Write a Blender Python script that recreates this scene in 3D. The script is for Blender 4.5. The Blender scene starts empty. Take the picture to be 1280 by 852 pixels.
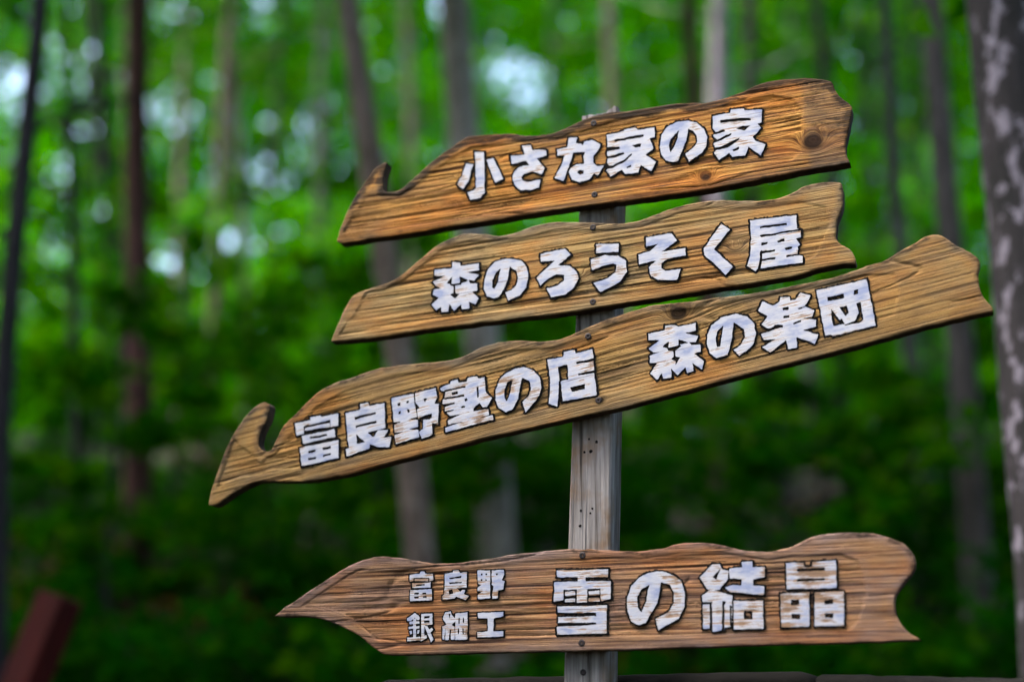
import bpy, math, random
import numpy as np
from mathutils import Vector, Matrix
from mathutils.geometry import delaunay_2d_cdt, tessellate_polygon

random.seed(7)
RNG = np.random.default_rng(7)
scene = bpy.context.scene
COL = scene.collection
R = math.radians

# ------------------------------------------------------------------ camera
LENS, PITCH, CAMZ = 50.0, R(16.0), 1.30
FPX = LENS / 36.0 * 1280.0
cam_d = bpy.data.cameras.new("camera")
cam = bpy.data.objects.new("camera", cam_d)
COL.objects.link(cam)
cam.location = (0, 0, CAMZ)
cam.rotation_euler = (R(90) + PITCH, 0, 0)
cam_d.lens = LENS
cam_d.sensor_width = 36.0
cam_d.clip_start = 0.05
cam_d.clip_end = 1000.0
cam_d.dof.use_dof = True
cam_d.dof.focus_distance = 2.93
cam_d.dof.aperture_fstop = 0.90
cam_d.dof.aperture_blades = 0
scene.camera = cam
scene.render.resolution_x, scene.render.resolution_y = 1024, 681

# ------------------------------------------------------------------ world, sun, exposure
SUN_EL, SUN_AZ = R(62), R(262)          # azimuth clockwise from +Y: high on the left
world = bpy.data.worlds.new("World")
scene.world = world
world.use_nodes = True
wn = world.node_tree
bg = wn.nodes["Background"]
sky = wn.nodes.new("ShaderNodeTexSky")
sky.sky_type = 'NISHITA'
sky.sun_disc = False
sky.sun_elevation = SUN_EL
sky.sun_rotation = SUN_AZ
sky.dust_density = 4.0
sky.air_density = 1.0
wn.links.new(sky.outputs[0], bg.inputs[0])
bg.inputs[1].default_value = 0.15
sun_d = bpy.data.lights.new("sun", 'SUN')
sun_d.energy = 0.75
sun_d.angle = R(12)
sun_d.color = (1.0, 0.95, 0.88)
sun = bpy.data.objects.new("sun", sun_d)
COL.objects.link(sun)
sdir = Vector((math.sin(SUN_AZ) * math.cos(SUN_EL), math.cos(SUN_AZ) * math.cos(SUN_EL), math.sin(SUN_EL)))
sun.rotation_euler = sdir.to_track_quat('Z', 'Y').to_euler()
sun.location = sdir * 40
vs = scene.view_settings
vs.view_transform = 'Standard'
vs.look = 'None'
vs.exposure = 2.68
vs.gamma = 1.0
vs.use_curve_mapping = False
scene.render.engine = 'CYCLES'
cy = scene.cycles
cy.use_denoising = True
cy.max_bounces = 6
cy.diffuse_bounces = 4
cy.transmission_bounces = 4
cy.transparent_max_bounces = 4
cy.caustics_reflective = False
cy.caustics_refractive = False

# ------------------------------------------------------------------ pixel -> world
CP, SP = math.cos(PITCH), math.sin(PITCH)
CAM = np.array([0, 0, CAMZ])


def ray(x, y):
    u, v = (x - 640) / FPX, (426 - y) / FPX
    return np.array([u, CP - v * SP, SP + v * CP])


def at(x, y, Y):
    d = ray(x, y)
    return CAM + d * (Y / d[1])


def on_plane(x, y, P, n):
    d = ray(x, y)
    return CAM + d * (np.dot(P - CAM, n) / np.dot(d, n))


# ------------------------------------------------------------------ helpers
def tag(o, label=None, cat=None, group=None, kind=None):
    if label: o["label"] = label
    if cat: o["category"] = cat
    if group: o["group"] = group
    if kind: o["kind"] = kind
    return o


def empty(name, loc=(0, 0, 0)):
    o = bpy.data.objects.new(name, None)
    o.empty_display_size = 0.1
    o.location = loc
    COL.objects.link(o)
    return o


def mesh_obj(name, verts, faces, mats, parent=None, smooth=False, matidx=None, loc=None):
    me = bpy.data.meshes.new(name)
    if isinstance(verts, np.ndarray):
        verts = verts.tolist()
    me.from_pydata(verts, [], faces)
    for m in (mats if isinstance(mats, (list, tuple)) else [mats]):
        me.materials.append(m)
    if matidx is not None:
        me.polygons.foreach_set("material_index", matidx)
    if smooth:
        me.polygons.foreach_set("use_smooth", [True] * len(me.polygons))
    me.update()
    o = bpy.data.objects.new(name, me)
    COL.objects.link(o)
    if parent: o.parent = parent
    if loc is not None: o.location = loc
    return o


def fast_mesh(name, V, F, mat, parent=None, smooth=False):
    """V (n,3) array, F (m,k) index array with constant k"""
    me = bpy.data.meshes.new(name)
    k = F.shape[1]
    me.vertices.add(len(V))
    me.vertices.foreach_set("co", np.ascontiguousarray(V, dtype=np.float32).ravel())
    me.loops.add(F.size)
    me.loops.foreach_set("vertex_index", np.ascontiguousarray(F, dtype=np.int32).ravel())
    me.polygons.add(len(F))
    me.polygons.foreach_set("loop_start", np.arange(0, F.size, k, dtype=np.int32))
    if smooth:
        me.polygons.foreach_set("use_smooth", np.ones(len(F), dtype=bool))
    me.materials.append(mat)
    me.update(calc_edges=True)
    o = bpy.data.objects.new(name, me)
    COL.objects.link(o)
    if parent: o.parent = parent
    return o


_tab = RNG.random((256, 256))


def vnoise(x, y, seed=0):
    """smooth 2-D value noise in 0..1"""
    x = np.asarray(x, float) + seed * 17.31
    y = np.asarray(y, float) + seed * 9.77
    xi, yi = np.floor(x).astype(int), np.floor(y).astype(int)
    fx, fy = x - xi, y - yi
    fx, fy = fx * fx * (3 - 2 * fx), fy * fy * (3 - 2 * fy)
    a = _tab[xi % 256, yi % 256]; b = _tab[(xi + 1) % 256, yi % 256]
    c = _tab[xi % 256, (yi + 1) % 256]; d = _tab[(xi + 1) % 256, (yi + 1) % 256]
    return (a * (1 - fx) + b * fx) * (1 - fy) + (c * (1 - fx) + d * fx) * fy


def smooth01(a, b, x):
    t = np.clip((x - a) / (b - a), 0, 1)
    return t * t * (3 - 2 * t)


def sdf_poly(P, poly):
    """signed distance (negative inside) of points P (n,2) to closed polygon"""
    A = np.asarray(poly, float); B = np.roll(A, -1, 0)
    best = np.full(len(P), 1e18)
    inside = np.zeros(len(P), bool)
    for a, b in zip(A, B):
        e = b - a; w = P - a
        t = np.clip((w @ e) / max(e @ e, 1e-12), 0, 1)
        dd = w - t[:, None] * e
        best = np.minimum(best, (dd * dd).sum(1))
        cond = (a[1] > P[:, 1]) != (b[1] > P[:, 1])
        if abs(b[1] - a[1]) > 1e-12:
            xc = (b[0] - a[0]) * (P[:, 1] - a[1]) / (b[1] - a[1]) + a[0]
            inside ^= cond & (P[:, 0] < xc)
    d = np.sqrt(best)
    return np.where(inside, -d, d)


# ------------------------------------------------------------------ materials
def new_mat(name):
    m = bpy.data.materials.new(name)
    m.use_nodes = True
    nt = m.node_tree
    return m, nt, nt.nodes["Principled BSDF"], nt.nodes["Material Output"]


def N(nt, typ, **kw):
    n = nt.nodes.new(typ)
    for k, v in kw.items():
        setattr(n, k, v)
    return n


def noise(nt, vec, scale, detail=4, rough=0.55, mapping=None):
    if mapping:
        mp = N(nt, "ShaderNodeMapping")
        mp.inputs["Scale"].default_value = mapping
        nt.links.new(vec, mp.inputs["Vector"])
        vec = mp.outputs[0]
    n = N(nt, "ShaderNodeTexNoise")
    n.inputs["Scale"].default_value = scale
    n.inputs["Detail"].default_value = detail
    n.inputs["Roughness"].default_value = rough
    nt.links.new(vec, n.inputs["Vector"])
    return n.outputs["Fac"]


def ramp(nt, fac, stops):
    r = N(nt, "ShaderNodeValToRGB")
    els = r.color_ramp.elements
    while len(els) < len(stops):
        els.new(0.5)
    for e, (p, c) in zip(els, stops):
        e.position = p
        e.color = (*c, 1) if len(c) == 3 else c
    nt.links.new(fac, r.inputs[0])
    return r.outputs[0]


def mixc(nt, fac, a, b, mode='MIX'):
    m = N(nt, "ShaderNodeMix", data_type='RGBA', blend_type=mode)
    for s, v in ((m.inputs[0], fac), (m.inputs[6], a), (m.inputs[7], b)):
        if isinstance(v, (int, float)): s.default_value = v
        elif isinstance(v, tuple): s.default_value = (*v, 1)
        else: nt.links.new(v, s)
    return m.outputs[2]


def math_n(nt, op, a, b=0.0, clamp=False):
    m = N(nt, "ShaderNodeMath", operation=op, use_clamp=clamp)
    for s, v in ((m.inputs[0], a), (m.inputs[1], b)):
        if isinstance(v, (int, float)): s.default_value = v
        else: nt.links.new(v, s)
    return m.outputs[0]


def bump(nt, bsdf, height, strength, dist):
    b = N(nt, "ShaderNodeBump")
    b.inputs["Strength"].default_value = strength
    b.inputs["Distance"].default_value = dist
    nt.links.new(height, b.inputs["Height"])
    nt.links.new(b.outputs[0], bsdf.inputs["Normal"])


def attr(nt, name):
    a = N(nt, "ShaderNodeAttribute")
    a.attribute_name = name
    return a.outputs["Fac"]


def wood_board_mat(name, dark, mid, light, grey, grey_amt, seed):
    m, nt, bs, out = new_mat(name)
    tc = N(nt, "ShaderNodeTexCoord")
    mp = N(nt, "ShaderNodeMapping")
    mp.inputs["Location"].default_value = (seed * 3.7, seed * 1.3, seed * 2.1)
    nt.links.new(tc.outputs["Object"], mp.inputs["Vector"])
    v = mp.outputs[0]
    kn = attr(nt, "knot")
    wv = N(nt, "ShaderNodeVectorMath", operation='ADD')
    sx = N(nt, "ShaderNodeCombineXYZ")
    nt.links.new(math_n(nt, 'MULTIPLY', kn, 0.05), sx.inputs[2])
    nt.links.new(v, wv.inputs[0]); nt.links.new(sx.outputs[0], wv.inputs[1])
    v2 = wv.outputs[0]
    fine = noise(nt, v2, 1.0, 6, 0.65, (3.6, 3.6, 400))
    broad = noise(nt, v2, 1.0, 4, 0.6, (1.3, 1.3, 105))
    blot = noise(nt, v, 1.0, 5, 0.6, (7, 7, 17))
    rid = attr(nt, "ridge")
    s = math_n(nt, 'ADD', math_n(nt, 'MULTIPLY', fine, 0.55), math_n(nt, 'MULTIPLY', broad, 0.55))
    s = math_n(nt, 'ADD', s, math_n(nt, 'MULTIPLY', math_n(nt, 'SUBTRACT', rid, 0.5), 0.16))
    c = ramp(nt, s, [(0.42, dark), (0.505, mid), (0.585, light), (0.66, mid)])
    # grey weathering, strongest along the outer rim, in blotches
    ed = attr(nt, "rim")
    g = math_n(nt, 'ADD', math_n(nt, 'MULTIPLY', ed, 0.75), math_n(nt, 'MULTIPLY', math_n(nt, 'SUBTRACT', blot, 0.5), 2.2))
    g = math_n(nt, 'MULTIPLY', math_n(nt, 'ADD', g, grey_amt), 0.9, True)
    gd = mixc(nt, fine, tuple(x * 0.45 for x in grey), tuple(min(1, x * 1.5) for x in grey))
    c = mixc(nt, g, c, gd)
    # black mildew mottling along the upper rim
    mild = noise(nt, v, 1.0, 6, 0.7, (22, 22, 60))
    mf = math_n(nt, 'MULTIPLY', math_n(nt, 'SUBTRACT', math_n(nt, 'ADD', mild, math_n(nt, 'MULTIPLY', attr(nt, "grime"), 0.42)), 0.70), 7.0, True)
    c = mixc(nt, math_n(nt, 'MULTIPLY', mf, 0.85), c, (0.022, 0.016, 0.011))
    # bleached hair-thin fibres
    fib = noise(nt, v2, 1.0, 3, 0.6, (9, 9, 520))
    ff = ramp(nt, fib, [(0.60, (0, 0, 0)), (0.70, (0.55, 0.55, 0.55))])
    c = mixc(nt, ff, c, tuple(min(0.85, x * 1.25 + 0.06) for x in light))
    # warm and cold patches of old varnish
    pat = noise(nt, v, 1.0, 4, 0.55, (5, 5, 11))
    c = mixc(nt, ramp(nt, pat, [(0.46, (0, 0, 0)), (0.62, (0.75, 0.75, 0.75))]), c, mixc(nt, 1.0, c, (1.05, 0.72, 0.45), 'MULTIPLY'))
    c = mixc(nt, ramp(nt, pat, [(0.34, (0.6, 0.6, 0.6)), (0.46, (0, 0, 0))]), c, mixc(nt, 1.0, c, (0.55, 0.52, 0.55), 'MULTIPLY'))
    # dark knots
    kd = ramp(nt, kn, [(0.0, (0, 0, 0)), (0.55, (0.35, 0.35, 0.35)), (0.85, (0.95, 0.95, 0.95))])
    c = mixc(nt, kd, c, tuple(x * 0.35 for x in dark))
    # dark stain lines
    st = noise(nt, v2, 1.0, 4, 0.6, (2.6, 2.6, 240))
    st = ramp(nt, st, [(0.30, (0.9, 0.9, 0.9)), (0.41, (0, 0, 0))])
    c = mixc(nt, st, c, tuple(x * 0.9 for x in dark))
    nt.links.new(c, bs.inputs["Base Color"])
    bs.inputs["Roughness"].default_value = 0.85
    bs.inputs["Specular IOR Level"].default_value = 0.15
    bump(nt, bs, math_n(nt, 'ADD', fine, math_n(nt, 'MULTIPLY', broad, 0.6)), 0.85, 0.0040)
    return m


M_B1 = wood_board_mat("golden_wood", (0.040, 0.013, 0.0035), (0.27, 0.108, 0.022), (0.62, 0.32, 0.078), (0.145, 0.105, 0.072), 0.10, 1)
M_B2 = wood_board_mat("straw_wood", (0.048, 0.024, 0.007), (0.245, 0.135, 0.042), (0.52, 0.34, 0.130), (0.205, 0.155, 0.095), 0.15, 2)
M_B3 = wood_board_mat("tan_wood", (0.042, 0.021, 0.006), (0.225, 0.117, 0.034), (0.49, 0.295, 0.098), (0.175, 0.130, 0.080), 0.13, 3)
M_B4 = wood_board_mat("brown_wood", (0.030, 0.012, 0.006), (0.175, 0.080, 0.034), (0.43, 0.24, 0.110), (0.215, 0.150, 0.130), 0.25, 4)


def simple_wood(name, dark, light, scale=(40, 40, 3), rough=0.8, bmp=0.002, extra=None, top=None):
    m, nt, bs, out = new_mat(name)
    tc = N(nt, "ShaderNodeTexCoord")
    a = noise(nt, tc.outputs["Object"], 1.0, 6, 0.6, scale)
    b = noise(nt, tc.outputs["Object"], 1.0, 4, 0.6, tuple(s * 0.22 for s in scale))
    s = math_n(nt, 'ADD', math_n(nt, 'MULTIPLY', a, 0.6), math_n(nt, 'MULTIPLY', b, 0.5))
    c = ramp(nt, s, [(0.38, dark), (0.66, light)])
    if extra:
        e = noise(nt, tc.outputs["Object"], 1.0, 4, 0.6, (7, 7, 7))
        ef = ramp(nt, e, [(0.5, (0, 0, 0)), (0.66, (1, 1, 1))])
        c = mixc(nt, ef, c, extra)
    if top:
        cr = noise(nt, tc.outputs["Object"], 1.0, 3, 0.5, (90, 90, 2.5))
        cf = ramp(nt, cr, [(0.30, (0.85, 0.85, 0.85)), (0.36, (0, 0, 0))])
        c = mixc(nt, cf, c, top)
    nt.links.new(c, bs.inputs["Base Color"])
    bs.inputs["Roughness"].default_value = rough
    bs.inputs["Specular IOR Level"].default_value = 0.2
    bump(nt, bs, s, 0.8, bmp)
    return m


M_POST = simple_wood("grey_post_wood", (0.060, 0.050, 0.044), (0.33, 0.30, 0.285), (110, 110, 6), 0.9, 0.004, (0.19, 0.12, 0.07), (0.035, 0.028, 0.022))
M_EDGE = simple_wood("shade_dark_edge_wood", (0.012, 0.008, 0.005), (0.075, 0.050, 0.032), (60, 60, 60), 0.9, 0.002)  # dark brown board edges, with the undersides' shade put into the colour
M_RAIL = simple_wood("dark_rail_wood", (0.003, 0.0027, 0.0025), (0.013, 0.011, 0.009), (4, 40, 40), 0.8, 0.003)
M_RED = simple_wood("red_paint", (0.030, 0.003, 0.002), (0.062, 0.005, 0.003), (20, 20, 4), 0.9, 0.001)


def paint_mat():
    m, nt, bs, out = new_mat("worn_white_paint")
    tc = N(nt, "ShaderNodeTexCoord")
    v = tc.outputs["Object"]
    fine = noise(nt, v, 1.0, 5, 0.6, (9, 9, 300))
    blot = noise(nt, v, 1.0, 4, 0.6, (16, 16, 42))
    wear = attr(nt, "wear")
    k = math_n(nt, 'ADD', math_n(nt, 'MULTIPLY', fine, 0.55), math_n(nt, 'MULTIPLY', blot, 0.62))
    k = math_n(nt, 'ADD', k, wear)
    f = ramp(nt, k, [(0.64, (0, 0, 0)), (0.70, (1, 1, 1))])
    col = ramp(nt, blot, [(0.36, (0.29, 0.33, 0.49)), (0.47, (0.48, 0.49, 0.56)), (0.62, (0.60, 0.59, 0.61))])
    wood = ramp(nt, fine, [(0.4, (0.09, 0.045, 0.02)), (0.6, (0.36, 0.22, 0.13))])
    c = mixc(nt, f, col, wood)
    crack = noise(nt, v, 1.0, 3, 0.6, (6, 6, 420))
    cf = ramp(nt, crack, [(0.31, (0.85, 0.85, 0.85)), (0.39, (0, 0, 0))])
    c = mixc(nt, cf, c, (0.12, 0.08, 0.06))
    nt.links.new(c, bs.inputs["Base Color"])
    bs.inputs["Roughness"].default_value = 0.5
    h = math_n(nt, 'SUBTRACT', math_n(nt, 'MULTIPLY', fine, 0.6), f)
    bump(nt, bs, h, 0.5, 0.0012)
    return m


M_WHITE = paint_mat()
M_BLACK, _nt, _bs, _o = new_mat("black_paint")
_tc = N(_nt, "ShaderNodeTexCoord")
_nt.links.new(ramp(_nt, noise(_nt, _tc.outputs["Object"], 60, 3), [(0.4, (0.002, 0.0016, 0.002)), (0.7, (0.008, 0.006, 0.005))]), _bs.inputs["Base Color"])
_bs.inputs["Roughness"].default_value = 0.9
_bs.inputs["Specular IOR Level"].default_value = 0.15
M_STEEL, _nt, _bs, _o = new_mat("rusty_screw")
_tc = N(_nt, "ShaderNodeTexCoord")
_nt.links.new(ramp(_nt, noise(_nt, _tc.outputs["Object"], 200, 3), [(0.4, (0.008, 0.005, 0.005)), (0.65, (0.035, 0.022, 0.022))]), _bs.inputs["Base Color"])
_bs.inputs["Roughness"].default_value = 0.6
_bs.inputs["Metallic"].default_value = 0.3


def bark_mat(name, dark, light, spot=None, spot_amt=0.58, spot_scale=(9, 9, 6)):
    m, nt, bs, out = new_mat(name)
    tc = N(nt, "ShaderNodeTexCoord")
    a = noise(nt, tc.outputs["Object"], 1.0, 6, 0.65, (16, 16, 4))
    c = ramp(nt, a, [(0.36, dark), (0.62, light)])
    if spot:
        b = noise(nt, tc.outputs["Object"], 1.0, 4, 0.6, spot_scale)
        f = ramp(nt, b, [(spot_amt, (0, 0, 0)), (spot_amt + 0.07, (1, 1, 1))])
        c = mixc(nt, f, c, spot)
    nt.links.new(c, bs.inputs["Base Color"])
    bs.inputs["Roughness"].default_value = 0.9
    bump(nt, bs, a, 0.8, 0.02)
    return m


BARK = {
    'dark': bark_mat("dark_bark", (0.005, 0.004, 0.005), (0.020, 0.014, 0.018)),
    'red': bark_mat("red_brown_bark", (0.045, 0.015, 0.012), (0.12, 0.044, 0.036)),
    'brown': bark_mat("grey_brown_bark", (0.075, 0.050, 0.038), (0.22, 0.155, 0.122), (0.29, 0.23, 0.20), 0.6),
    'grey': bark_mat("grey_bark", (0.034, 0.028, 0.027), (0.095, 0.080, 0.078), (0.14, 0.12, 0.122), 0.6),
    'palegrey': bark_mat("pale_grey_bark", (0.18, 0.145, 0.122), (0.44, 0.365, 0.32), (0.50, 0.44, 0.41), 0.6),
    'pale': bark_mat("pale_lavender_bark", (0.26, 0.21, 0.27), (0.48, 0.40, 0.50)),
    'lichen': bark_mat("lichened_bark", (0.003, 0.0025, 0.0025), (0.022, 0.017, 0.019), (0.21, 0.185, 0.225), 0.545, (17, 17, 11)),
}


def leaf_mat(name, a, b, c, trans):
    m, nt, bs, out = new_mat(name)
    geo = N(nt, "ShaderNodeNewGeometry")
    col = ramp(nt, geo.outputs["Random Per Island"], [(0.0, a), (0.6, b), (1.0, c)])
    nt.links.new(col, bs.inputs["Base Color"])
    bs.inputs["Roughness"].default_value = 0.5
    bs.inputs["Specular IOR Level"].default_value = 0.0
    tr = N(nt, "ShaderNodeBsdfTranslucent")
    tcol = mixc(nt, 1.0, col, trans, 'MULTIPLY')
    nt.links.new(tcol, tr.inputs[0])
    mx = N(nt, "ShaderNodeMixShader")
    mx.inputs[0].default_value = 0.5
    nt.links.new(bs.outputs[0], mx.inputs[1])
    nt.links.new(tr.outputs[0], mx.inputs[2])
    nt.links.new(mx.outputs[0], out.inputs[0])
    return m


LEAF = {
    'crown': leaf_mat("crown_leaf", (0.006, 0.068, 0.0004), (0.016, 0.115, 0.0006), (0.070, 0.180, 0.0010), (1.9, 1.9, 0.7)),
    'bright': leaf_mat("bright_leaf", (0.014, 0.155, 0.0003), (0.038, 0.240, 0.0004), (0.14, 0.34, 0.0006), (2.1, 2.1, 0.7)),
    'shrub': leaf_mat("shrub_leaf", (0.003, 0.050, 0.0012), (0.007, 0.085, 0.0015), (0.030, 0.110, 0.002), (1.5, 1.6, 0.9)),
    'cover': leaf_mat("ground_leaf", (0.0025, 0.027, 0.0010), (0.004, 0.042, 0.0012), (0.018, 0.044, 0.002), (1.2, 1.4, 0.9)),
    'dry': leaf_mat("dry_leaf", (0.12, 0.040, 0.009), (0.19, 0.080, 0.020), (0.26, 0.15, 0.055), (1.2, 1.2, 1.0)),
}

# ------------------------------------------------------------------ terrain
def ground_z(x, y):
    x = np.asarray(x, float); y = np.asarray(y, float)
    t = np.clip(y - 4.0, 0, None)
    z = 0.335 * np.where(t < 1.2, t * t / 2.4, t - 0.6)
    zc = 0.335 * (20.4)
    over = np.clip(y - 25.0, 0, None)
    z = np.where(y > 25.0, zc + 3.0 * np.tanh(over / 9.0) * 0.6 - 0.02 * over, z)
    far = smooth01(2.0, 6.0, y)
    return z + far * (0.30 * (vnoise(x * 0.35, y * 0.35, 3) - 0.5) + 0.12 * (vnoise(x * 1.1, y * 1.1, 5) - 0.5)) + 0.02 * (vnoise(x * 2, y * 2, 8) - 0.5)


xs = np.concatenate([np.linspace(-300, -32, 14), np.linspace(-30, 30, 121), np.linspace(32, 300, 14)])
ys = np.concatenate([np.linspace(-60, -6, 10), np.linspace(-5, 60, 131), np.linspace(64, 500, 16)])
GX, GY = np.meshgrid(xs, ys, indexing='ij')
V = np.stack([GX, GY, ground_z(GX, GY)], -1).reshape(-1, 3)
nx, ny = len(xs), len(ys)
ii, jj = np.meshgrid(np.arange(nx - 1), np.arange(ny - 1), indexing='ij')
q = (ii * ny + jj).ravel()
F = np.stack([q, q + ny, q + ny + 1, q + 1], 1)
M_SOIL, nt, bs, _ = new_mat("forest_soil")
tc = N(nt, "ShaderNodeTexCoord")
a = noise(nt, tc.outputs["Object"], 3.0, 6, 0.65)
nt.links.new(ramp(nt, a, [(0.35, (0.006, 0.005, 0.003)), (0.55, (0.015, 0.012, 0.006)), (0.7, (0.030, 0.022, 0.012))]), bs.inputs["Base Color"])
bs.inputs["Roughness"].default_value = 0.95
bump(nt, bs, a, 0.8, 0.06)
g = fast_mesh("ground", V, F, M_SOIL, smooth=True)
tag(g, "dark leaf-littered forest slope rising behind the signpost", "ground", kind="structure")


# ------------------------------------------------------------------ foliage helpers
def leaf_geo(P, size, aspect=0.55, tilt=0.75, rng=RNG):
    """folded diamond leaves at points P; returns verts and quads"""
    n = len(P)
    s = size * rng.uniform(0.65, 1.35, n)
    az = rng.uniform(0, 2 * np.pi, n)
    # normals mostly upward, tilted
    nr = np.stack([rng.normal(0, tilt, n), rng.normal(0, tilt, n), np.abs(rng.normal(0.7, 0.35, n))], 1)
    nr /= np.linalg.norm(nr, axis=1)[:, None]
    t = np.stack([np.cos(az), np.sin(az), np.zeros(n)], 1)
    t -= (t * nr).sum(1)[:, None] * nr
    t /= np.linalg.norm(t, axis=1)[:, None] + 1e-9
    b = np.cross(nr, t)
    L = s[:, None]; W = L * aspect * 0.5
    V = np.empty((n, 4, 3))
    V[:, 0] = P - t * L * 0.5
    V[:, 1] = P + b * W + t * L * 0.05 + nr * L * 0.08
    V[:, 2] = P + t * L * 0.5 - nr * L * 0.10
    V[:, 3] = P - b * W + t * L * 0.05 + nr * L * 0.08
    F = np.arange(n * 4).reshape(n, 4)
    return V.reshape(-1, 3), F


def clumps(centres, radii, per, flat=0.7, rng=RNG):
    out = []
    for c, r, n in zip(centres, radii, per):
        d = rng.normal(size=(n, 3))
        d /= np.linalg.norm(d, axis=1)[:, None]
        rr = r * rng.random(n)[:, None] ** 0.45
        out.append(np.asarray(c) + d * rr * np.array([1, 1, flat]))
    return np.concatenate(out)


def tube(path, radii, sides=8, wob=0.0, rng=RNG):
    path = np.asarray(path, float)
    n = len(path)
    T = np.gradient(path, axis=0)
    T /= np.linalg.norm(T, axis=1)[:, None]
    ref = np.array([0.0, 1.0, 0.13]) if abs(T[0][1]) < 0.9 else np.array([1.0, 0, 0])
    V = []
    ang = np.linspace(0, 2 * np.pi, sides, endpoint=False)
    for i in range(n):
        a = np.cross(T[i], ref); a /= np.linalg.norm(a)
        b = np.cross(a, T[i])
        r = radii[i] * (1 + wob * (rng.random(sides) - 0.5))
        V.append(path[i] + np.outer(np.cos(ang) * r, a) + np.outer(np.sin(ang) * r, b))
    V = np.concatenate(V)
    F = []
    for i in range(n - 1):
        for k in range(sides):
            k2 = (k + 1) % sides
            F.append((i * sides + k, i * sides + k2, (i + 1) * sides + k2, (i + 1) * sides + k))
    F.append(tuple(range(sides))[::-1])
    F.append(tuple((n - 1) * sides + k for k in range(sides)))
    return V, F


def join_geo(parts):
    V, F, o = [], [], 0
    for v, f in parts:
        V.append(v)
        F += [tuple(i + o for i in ff) for ff in f]
        o += len(v)
    return np.concatenate(V), F


def make_tree(name, label, p_top, p_bot, d, wpx, bark, leaf, height, crown_from, n_leaf, spread, leaf_size=0.14, limbs=7, bend=0.06, group=None, seed=0):
    rng = np.random.default_rng(1000 + seed)
    A, B = at(*p_top, d), at(*p_bot, d)
    dirv = (A - B) / (A[2] - B[2])
    bx = B.copy()
    for _ in range(4):
        gz = float(ground_z(bx[0], d))
        bx = B + dirv * (gz - B[2])
    base = np.array([bx[0], d, gz - 0.12])
    r0 = wpx * d / FPX * 0.5
    n = 16
    zz = np.linspace(0, height, n)
    ph1, ph2 = rng.uniform(0, 6.28, 2)
    path = [np.array([dirv[0] * z + bend * math.sin(z * 0.7 + ph1) * min(1, z / 2), bend * math.sin(z * 0.6 + ph2) * min(1, z / 2), z]) for z in zz]
    lean_stop = 9.0
    for p in path:
        if p[2] > lean_stop:
            p[0] -= dirv[0] * (p[2] - lean_stop) * 0.6
    rad = [r0 * (1.0 - 0.035 * z - 0.0 * z) if z < 12 else r0 * 0.5 for z in zz]
    rad = [max(r, r0 * 0.18) for r in rad]
    rad[0] = r0 * 1.55; rad[1] = max(rad[1], r0 * 1.06)
    path.insert(1, path[0] + (path[1] - path[0]) * 0.3); rad.insert(1, r0 * 1.2)
    t = empty(name, base.tolist())
    tag(t, label, "tree", group)
    parts = [tube(path, rad, 12, 0.16, rng)]
    cen, rr, per = [], [], []
    for k in range(limbs):
        h = crown_from + (height * 0.97 - crown_from) * (k + 0.5) / limbs
        i = min(len(path) - 1, int(np.searchsorted([p[2] for p in path], h)))
        s = path[i]
        az = k * 2.4 + rng.uniform(-0.5, 0.5)
        ln = spread * rng.uniform(0.65, 1.1) * (1.0 - 0.45 * (k / limbs))
        e = s + np.array([math.cos(az) * ln, math.sin(az) * ln, ln * rng.uniform(0.25, 0.6)])
        mid = (s + e) / 2 + np.array([0, 0, -0.08 * ln])
        rl = max(0.012, rad[i] * 0.34)
        parts.append(tube([s, mid, e], [rl, rl * 0.65, rl * 0.25], 6, 0.1, rng))
        for f_ in (0.45, 0.75, 1.0):
            c = s + (e - s) * f_ + rng.normal(0, 0.12 * spread, 3)
            cen.append(c); rr.append(spread * rng.uniform(0.28, 0.45)); per.append(max(8, int(n_leaf / (limbs * 3))))
    cen.append(path[-1] + np.array([0, 0, 0.2])); rr.append(spread * 0.5); per.append(max(8, n_leaf // (limbs * 2)))
    if bark == 'dark':                                     # bare low branches
        for k in range(7):
            h = 1.6 + 0.62 * k + rng.uniform(-0.2, 0.2)
            i = min(len(path) - 1, int(np.searchsorted([p[2] for p in path], h)))
            az = rng.choice([0.3, 2.9]) + rng.uniform(-0.5, 0.5); ln = rng.uniform(0.7, 1.5)
            s = path[i]
            e = s + np.array([math.cos(az) * ln, math.sin(az) * ln, ln * rng.uniform(0.2, 1.0)])
            m_ = (s + e) / 2 + rng.normal(0, 0.06, 3)
            parts.append(tube([s, m_, e], [0.020, 0.014, 0.005], 6, 0.1, rng))
    V, F = join_geo(parts)
    mesh_obj("trunk", V, F, BARK[bark], t, smooth=True)
    P = clumps(cen, rr, per, 0.75, rng)
    V, F = leaf_geo(P, leaf_size, rng=rng)
    fast_mesh("crown", V, F, LEAF[leaf], t)
    return t


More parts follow.
